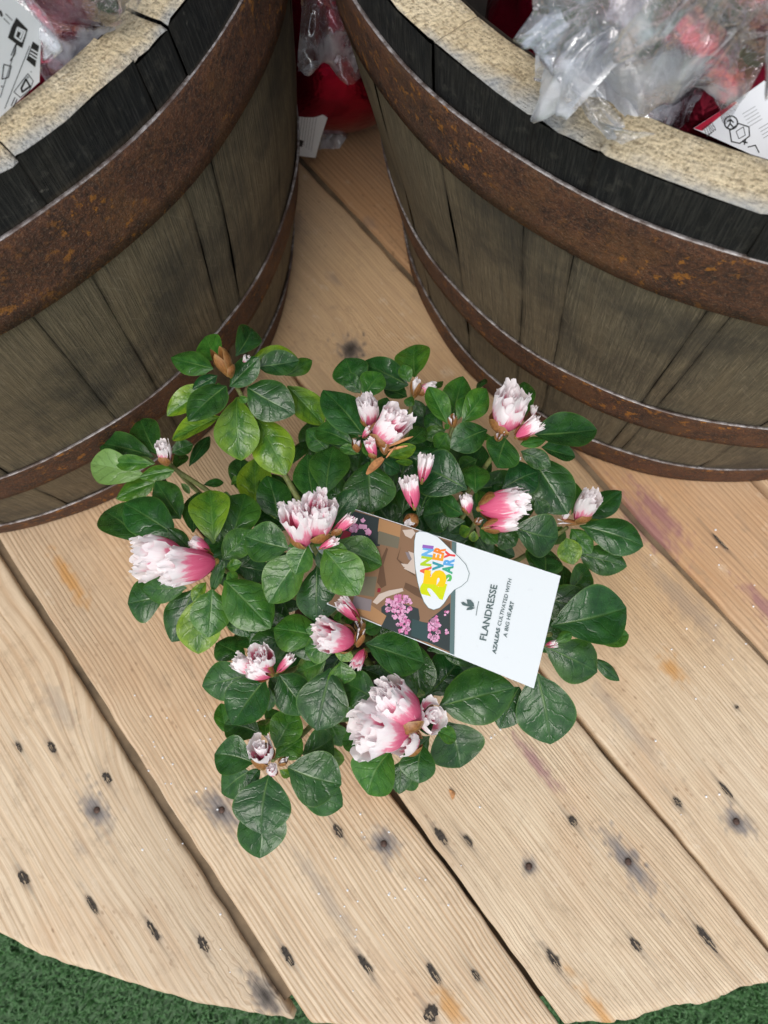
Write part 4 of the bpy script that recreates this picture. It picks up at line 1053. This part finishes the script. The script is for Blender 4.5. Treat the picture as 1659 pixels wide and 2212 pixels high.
FL = [('A',1045,440,945,248,140,.238,'closed',.018,.8,2),('A',1140,370,1165,300,50,.226,'bud',.01,.6,1),('A',585,1080,542,895,125,.175,'mid',.018,.72,2),
 ('D',850,610,430,680,265,.212,'full',.014,.52,1),('D',620,560,238,575,290,.207,'full',.016,.60,0),('D',815,525,662,455,110,.212,'mid',.008,.5,1),
 ('E',470,690,385,330,260,.248,'full',.034,.52,2),('E',590,625,635,270,290,.248,'full',.040,.50,1),('E',725,600,915,440,115,.256,'bud',.006,.28,1),('E',615,735,765,655,85,.256,'bud',.008,.42,0),('E',310,390,245,325,90,.252,'bud',.008,.85,0),
 ('E',920,1590,560,1530,275,.226,'full',.018,.42,2),('E',975,1400,805,1225,150,.222,'bud',.008,.40,1),('E',1025,1680,945,1835,115,.222,'bud',.006,.38,1),('E',965,1640,1005,1495,105,.224,'brown',.012,.9,0),('E',1000,1500,980,1410,110,.218,'brown',.006,.3,0),
 ('G',420,270,235,165,130,.190,'mid',.010,.62,1),('G',490,245,455,105,160,.186,'mid',.030,.55,1),('G',530,290,340,215,160,.194,'mid',.012,.62,2),('G',575,270,680,158,75,.190,'bud',.008,.45,1),
 ('G',480,910,440,770,170,.154,'mid',.026,.82,2),('G',590,940,635,900,65,.157,'brown',.008,.9,0),('G',545,1020,530,945,75,.157,'mid',.008,.8,1),('G',470,970,440,860,110,.155,'brown',.006,.9,0),
 ('H',565,580,320,345,260,.198,'full',.022,.48,1),('H',500,610,150,610,300,.196,'full',.018,.58,0),('H',560,700,425,695,175,.190,'mid',.018,.70,2),('H',600,545,705,525,215,.188,'mid',.010,.68,1),
 ('C',980,1345,1125,1095,190,.165,'mid',.030,.66,1),('C',870,1345,890,1275,65,.168,'bud',.006,.85,0),('C',1000,1370,830,1355,60,.166,'brown',.004,.3,0),
 ('C',195,1250,615,1180,265,.220,'full',.008,.40,2),('C',225,1405,530,1350,140,.218,'mid',.006,.50,2),('C',95,1285,65,1120,105,.218,'mid',.010,.60,1),('C',150,1370,190,1340,70,.214,'brown',.006,.4,0),
 ('C',375,600,470,275,295,.228,'full',.034,.60,2),('C',485,665,675,535,145,.234,'bud',.010,.55,2),('C',390,650,385,605,45,.234,'bud',.006,.7,1),('C',620,490,628,415,65,.226,'bud',.006,.85,0),('C',430,890,505,825,55,.21,'bud',.006,.8,0),
 ('B',590,905,815,680,275,.238,'full',.022,.52,2),('B',540,770,495,530,175,.23,'full',.030,.64,1),('B',575,1040,520,905,105,.244,'bud',.010,.45,1),('B',475,875,530,800,65,.24,'bud',.008,.5,1),
 ('B',910,500,1095,465,115,.205,'mid',.006,.6,2),('B',895,540,915,400,110,.205,'brown',.012,.4,0),('B',1215,785,1200,700,90,.23,'brown',.010,.3,0),
 ('B',895,1450,850,1210,165,.222,'bud',.012,.52,0),('B',955,1240,1000,1025,140,.224,'bud',.010,.62,0),('B',905,1520,840,1590,130,.218,'brown',.004,.9,0),('F',1395,1035,1468,1018,55,.198,'bud',.004,.5,0),
 ('C',330,690,345,640,80,.23,'brown',.008,.4,0),('B',430,990,420,900,90,.24,'brown',.008,.3,0),('B',655,1010,650,915,95,.24,'brown',.006,.2,0)]
for e in FL: flower(*e)
# dry brown bract and papery stamens on the flower in the middle at the back
def bract(rg, bx, by, tx, ty, wd, z):
    k = rs(rg); a = at(*rp(rg, bx, by), z); b = at(*rp(rg, tx, ty), z+.004); d = b-a; L_ = d.length; d.normalize()
    n = (Vector((0, 0, 1))-d*d.z).normalized(); x = d.cross(n); V = []
    for j in range(8):
        v = j/7
        for i in range(5):
            u = i/2-1; q = math.sin(PI*(.08+.87*v))**.7*.5*wd*k*(H-z)/FPX
            V.append(x*u*q+d*v*L_+n*(abs(u)**2*q*.8))
    obj('dry_bract', mesh('dry_bract', V, grid_faces(5, 8), [M_DRY]), plant, a-plant.location)
bract('B', 640, 1045, 505, 1180, 75, .246); bract('B', 690, 950, 885, 870, 30, .25); bract('B', 680, 985, 840, 945, 26, .25); bract('B', 665, 1045, 740, 950, 20, .25)

# ------------------------------------------------------------------ printed plant tag
S, P = sheet_from([(756, 1096), (1211, 1244), (1153, 1487), (706, 1305)], [.213, .243, .243, .213])
ptag = thing('plant_tag', 'white printed plant tag with colourful anniversary logo stuck in the azalea', 'plant tag', S.c)
ptag.rotation_mode = 'QUATERNION'; ptag.rotation_quaternion = S.rot
fq = lambda pts: [rp('F', *p) for p in pts]
M_TAG = flat('tag_card', (.71, .765, .785), .38)
corners = [S.loc(756, 1096), S.loc(1211, 1244), S.loc(1153, 1487), S.loc(706, 1305)]
obj('card', card_mesh('card', corners, .0006, [M_TAG]), ptag)
# stake of the tag going down into the soil
st0 = S.c+Vector(S.rot @ Vector((*(((corners[0]+corners[3])/2)), 0)))
stk = tube_mesh('stake', [Vector(((corners[0].x+corners[3].x)/2+.004, 0, -.0014)), Vector(((corners[0].x+corners[3].x)/2-.03, 0, -.012)), Vector(((corners[0].x+corners[3].x)/2-.055, .0, -.045))], [.0012, .0035, .002], 8, [M_TAG])
obj('stake', stk, ptag)
ink = lambda n, c: flat('ink_'+n, c)
I_DK = ink('dark_green', (.028, .04, .04)); I_BR = ink('brown', (.235, .135, .075)); I_BR2 = ink('deep_brown', (.12, .065, .035)); I_OC = ink('ochre', (.38, .21, .095)); I_OL = ink('olive_grey', (.155, .14, .095)); I_GR = ink('mauve_grey', (.22, .19, .20))
I_PL = ink('pale_linen', (.56, .47, .40)); I_PK = ink('pink', (.56, .17, .34)); I_PK2 = ink('light_pink', (.70, .36, .54)); I_TEAL = ink('slate', (.10, .165, .165)); I_DT = ink('dark_teal', (.03, .065, .065)); I_W = ink('white', (.71, .765, .785)); I_RED = ink('crimson', (.25, .015, .03))
bot = lambda x: 749+(x+110)*(1328-749)/(1312+110.)     # lower and upper card edges in region F
topy = lambda x: 85+(x-50)*(555-85)/(1497-50.)
pic = [(44, topy(44)+4), (752, topy(752)+4), (738, bot(738)-6), (-100, bot(-100)-6)]
S.poly('picture', fq(pic), I_BR, ptag)
for q_ in (fq([(44, 100), (250, 158), (255, 350), (160, 350), (30, 300), (0, 250)]), fq([(265, 770), (330, 720), (520, 780), (530, 850), (480, 985), (265, 905)]), fq([(590, 860), (738, 740), (736, 1078), (580, 1010)]), fq([(470, 860), (600, 880), (600, 1015), (480, 985)]),): S.poly('picture_dark', q_, I_DK, ptag)
for q_ in (fq([(478, 850), (590, 885), (585, 1010), (470, 965)]),): S.poly('picture_teal', q_, I_DT, ptag)
for q_ in (fq([(250, 160), (400, 208), (392, 300), (240, 250)]), fq([(100, 690), (300, 830), (268, 895), (60, 790)]),): S.poly('picture_ochre', q_, I_OC, ptag)
for q_ in (fq([(246, 245), (392, 290), (380, 368), (240, 335)]), fq([(130, 560), (235, 560), (215, 700), (90, 680)]),): S.poly('picture_olive', q_, I_OL, ptag)
for q_ in (fq([(80, 690), (200, 720), (190, 800), (60, 770)]), fq([(430, 390), (480, 400), (490, 470), (450, 440)]),): S.poly('picture_mauve', q_, I_GR, ptag)
for q_ in (fq([(268, 430), (300, 360), (312, 370), (280, 480), (300, 620), (265, 640), (235, 600)]), fq([(430, 600), (520, 640), (560, 720), (500, 690), (420, 640)]), fq([(640, 290), (740, 325), (745, 400), (690, 330)]), fq([(400, 350), (380, 440), (480, 520), (500, 560), (440, 520), (370, 440)]),): S.poly('picture_shadow', q_, I_BR2, ptag)
for q_ in (fq([(205, 735), (250, 680), (320, 655), (410, 640), (418, 660), (360, 680), (300, 700), (235, 752)]), fq([(400, 470), (440, 475), (485, 480), (470, 500), (420, 495)]), fq([(410, 240), (480, 235), (500, 260), (470, 300), (430, 280)]), fq([(450, 385), (490, 400), (500, 545), (420, 505), (450, 470), (475, 440)]),): S.poly('picture_pale', q_, I_PL, ptag)
for q_ in (fq([(240, 640), (262, 640), (258, 668), (236, 668)]), fq([(10, 240), (60, 260), (40, 310), (-20, 300)]),): S.poly('picture_strap', q_, I_RED, ptag)
br = random.Random(9)
def blossoms(cx, cy, rx, ry, n, sz, m1, m2):
    a, b = [], []
    for q in range(n):
        t = br.uniform(0, 2*PI); r = math.sqrt(br.uniform(0, 1)); x = cx+rx*r*math.cos(t); y = cy+ry*r*math.sin(t)
        rr = sz*br.uniform(.6, 1.2); pts = [(x+rr*(1+.25*math.sin(5*g+q))*math.cos(g), y+rr*(1+.25*math.sin(5*g+q))*math.sin(g)) for g in np.linspace(0, 2*PI, 10)[:-1]]
        (a if br.random() < .5 else b).append(fq(pts))
    S.multi('picture_blossom', a, m1, ptag); S.multi('picture_blossom', b, m2, ptag)
blossoms(75, 215, 28, 85, 16, 16, I_PK, I_PK2); blossoms(150, 240, 40, 70, 6, 22, I_PK, I_PK2)
blossoms(385, 770, 90, 80, 70, 15, I_PK, I_PK2); blossoms(420, 900, 45, 55, 26, 14, I_PK, I_PK2); blossoms(630, 910, 42, 100, 44, 14, I_PK, I_PK2); blossoms(715, 810, 18, 20, 5, 9, I_PK, I_PK2); blossoms(712, 945, 14, 22, 5, 9, I_PK, I_PK2)
S.poly('slate_strip', fq([(750, topy(750)+4), (781, topy(781)+4), (766, bot(766)-6), (735, bot(735)-6)]), I_TEAL, ptag)
blob = [(505, 262), (530, 250), (580, 258), (650, 287), (690, 325), (740, 375), (800, 430), (845, 480), (868, 540), (855, 590), (815, 625), (765, 652), (730, 690), (695, 745), (665, 775), (625, 788), (590, 775), (560, 735), (535, 670), (515, 590), (500, 500), (492, 400), (495, 310)]
S.multi('logo_outline', stroke(fq([(p[0], p[1]) for p in blob]), 2.2, True), I_TEAL, ptag)
S.poly('logo_panel', fq(blob), I_W, ptag)
cm = lambda px: px*rs('F')*.45/FPX
def letter(ch, p0, p1, cap, col, bold=.03): S.text(ch, rp('F', *p0), rp('F', *p1), 1, cm(cap), ink('logo', col), ptag, 'logo_letter', 0, bold+.025)
# words run up the card, letters' feet to the right
letter('A', (600, 560), (607, 490), 72, (.75, .12, .06)); letter('N', (603, 492), (613, 425), 72, (.42, .60, .02)); letter('N', (610, 428), (622, 372), 72, (.14, .42, .74)); letter('I', (617, 372), (621, 350), 72, (.28, .12, .46))
letter('V', (688, 520), (690, 455), 72, (.04, .30, .36)); letter('E', (684, 455), (693, 412), 72, (.82, .34, .02)); letter('R', (690, 412), (706, 368), 72, (.84, .22, .02))
letter('S', (742, 595), (747, 545), 68, (.10, .45, .10)); letter('A', (748, 545), (758, 488), 68, (.04, .36, .22)); letter('R', (757, 490), (766, 440), 68, (.10, .36, .70)); letter('Y', (764, 445), (774, 390), 68, (.72, .05, .05))
letter('2', (672, 718), (704, 610), 150, (.58, .66, .0), .05); letter('5', (690, 632), (704, 520), 135, (.88, .56, .0), .05)
I_TX = ink('text', (.085, .13, .13))
S.text('FLANDRESSE', rp('F', 985, 1003), rp('F', 1063, 622), 1, cm(46), I_TX, ptag, 'lettering', 0, .016)
S.text('AZALEAS', rp('F', 1052, 1095), rp('F', 1082, 918), 1, cm(25), I_TX, ptag, 'lettering', .14, .034)
S.text('CULTIVATED WITH', rp('F', 1086, 903), rp('F', 1162, 582), 1, cm(25), I_TX, ptag, 'lettering', .14, .012)
S.text('A BIG HE', rp('F', 1128, 982), rp('F', 1158, 812), 1, cm(25), I_TX, ptag, 'lettering', .14, .012)
S.text('ART', rp('F', 1160, 808), rp('F', 1178, 738), 1, cm(25), I_TX, ptag, 'lettering', .14, .034)
S.multi('leaf_emblem', [fq([(852, 718), (880, 722), (900, 745), (905, 768), (880, 765), (858, 752)]), fq([(812, 740), (830, 735), (858, 752), (900, 772), (850, 765), (825, 758)]), fq([(850, 792), (858, 775), (880, 768), (912, 776), (885, 790)])], I_TX, ptag)
S.multi('emblem_stem', stroke(fq([(935, 732), (925, 775), (917, 828)]), 1.3), I_TX, ptag)

# ------------------------------------------------------------------ drops and a fallen bract on the boards
def droplets():
    rng = random.Random(4); V = []; F = []
    spots = [(420+rng.gauss(0, 110), 1640+rng.gauss(0, 150)) for _ in range(32)]+[(760+rng.gauss(0, 140), 1910+rng.gauss(0, 110)) for _ in range(32)]+[(1500+rng.gauss(0, 110), 1400+rng.gauss(0, 160)) for _ in range(22)]+[(1060+rng.gauss(0, 60), 1590+rng.gauss(0, 40)) for _ in range(6)]
    for (x, y) in spots:
        P = at(x, y, 0); r = rng.uniform(.0005, .0011); i0 = len(V); V.append((P.x, P.y, r*.8))
        for rr, zz in ((.6, .62), (1, 0)):
            for k in range(8): V.append((P.x+r*rr*math.cos(k*PI/4), P.y+r*rr*math.sin(k*PI/4), r*.8*zz-.0004*(zz == 0)))
        for k in range(8):
            F.append((i0, i0+1+k, i0+1+(k+1) % 8)); F.append((i0+1+k, i0+9+k, i0+9+(k+1) % 8, i0+1+(k+1) % 8))
    s = Mat('water_drop'); s.done((.9, .92, .95), .06, None, Specular_IOR_Level=1.0)
    o = obj('water_droplets', mesh('water_droplets', V, F, [s.m])); o['kind'] = 'stuff'
    tag(o, 'tiny water droplets scattered on the table boards around the azalea', 'droplets')
droplets()
P = at(974, 1716, .001)
V = []
for j in range(8):
    v = j/7
    for i in range(5):
        u = i/2-1; q = math.sin(PI*(.06+.9*v))**.8*.0022; V.append((u*q+.0015*math.sin(v*3), (v-.5)*.0085, .0014-abs(u)**2*.0012))
fb = obj('fallen_bud_scale', mesh('fallen_bud_scale', V, grid_faces(5, 8), [M_DRY]), None, P, Quaternion((0, 0, 1), .35))
tag(fb, 'small orange-brown bud scale lying on the boards below the azalea', 'bud scale')
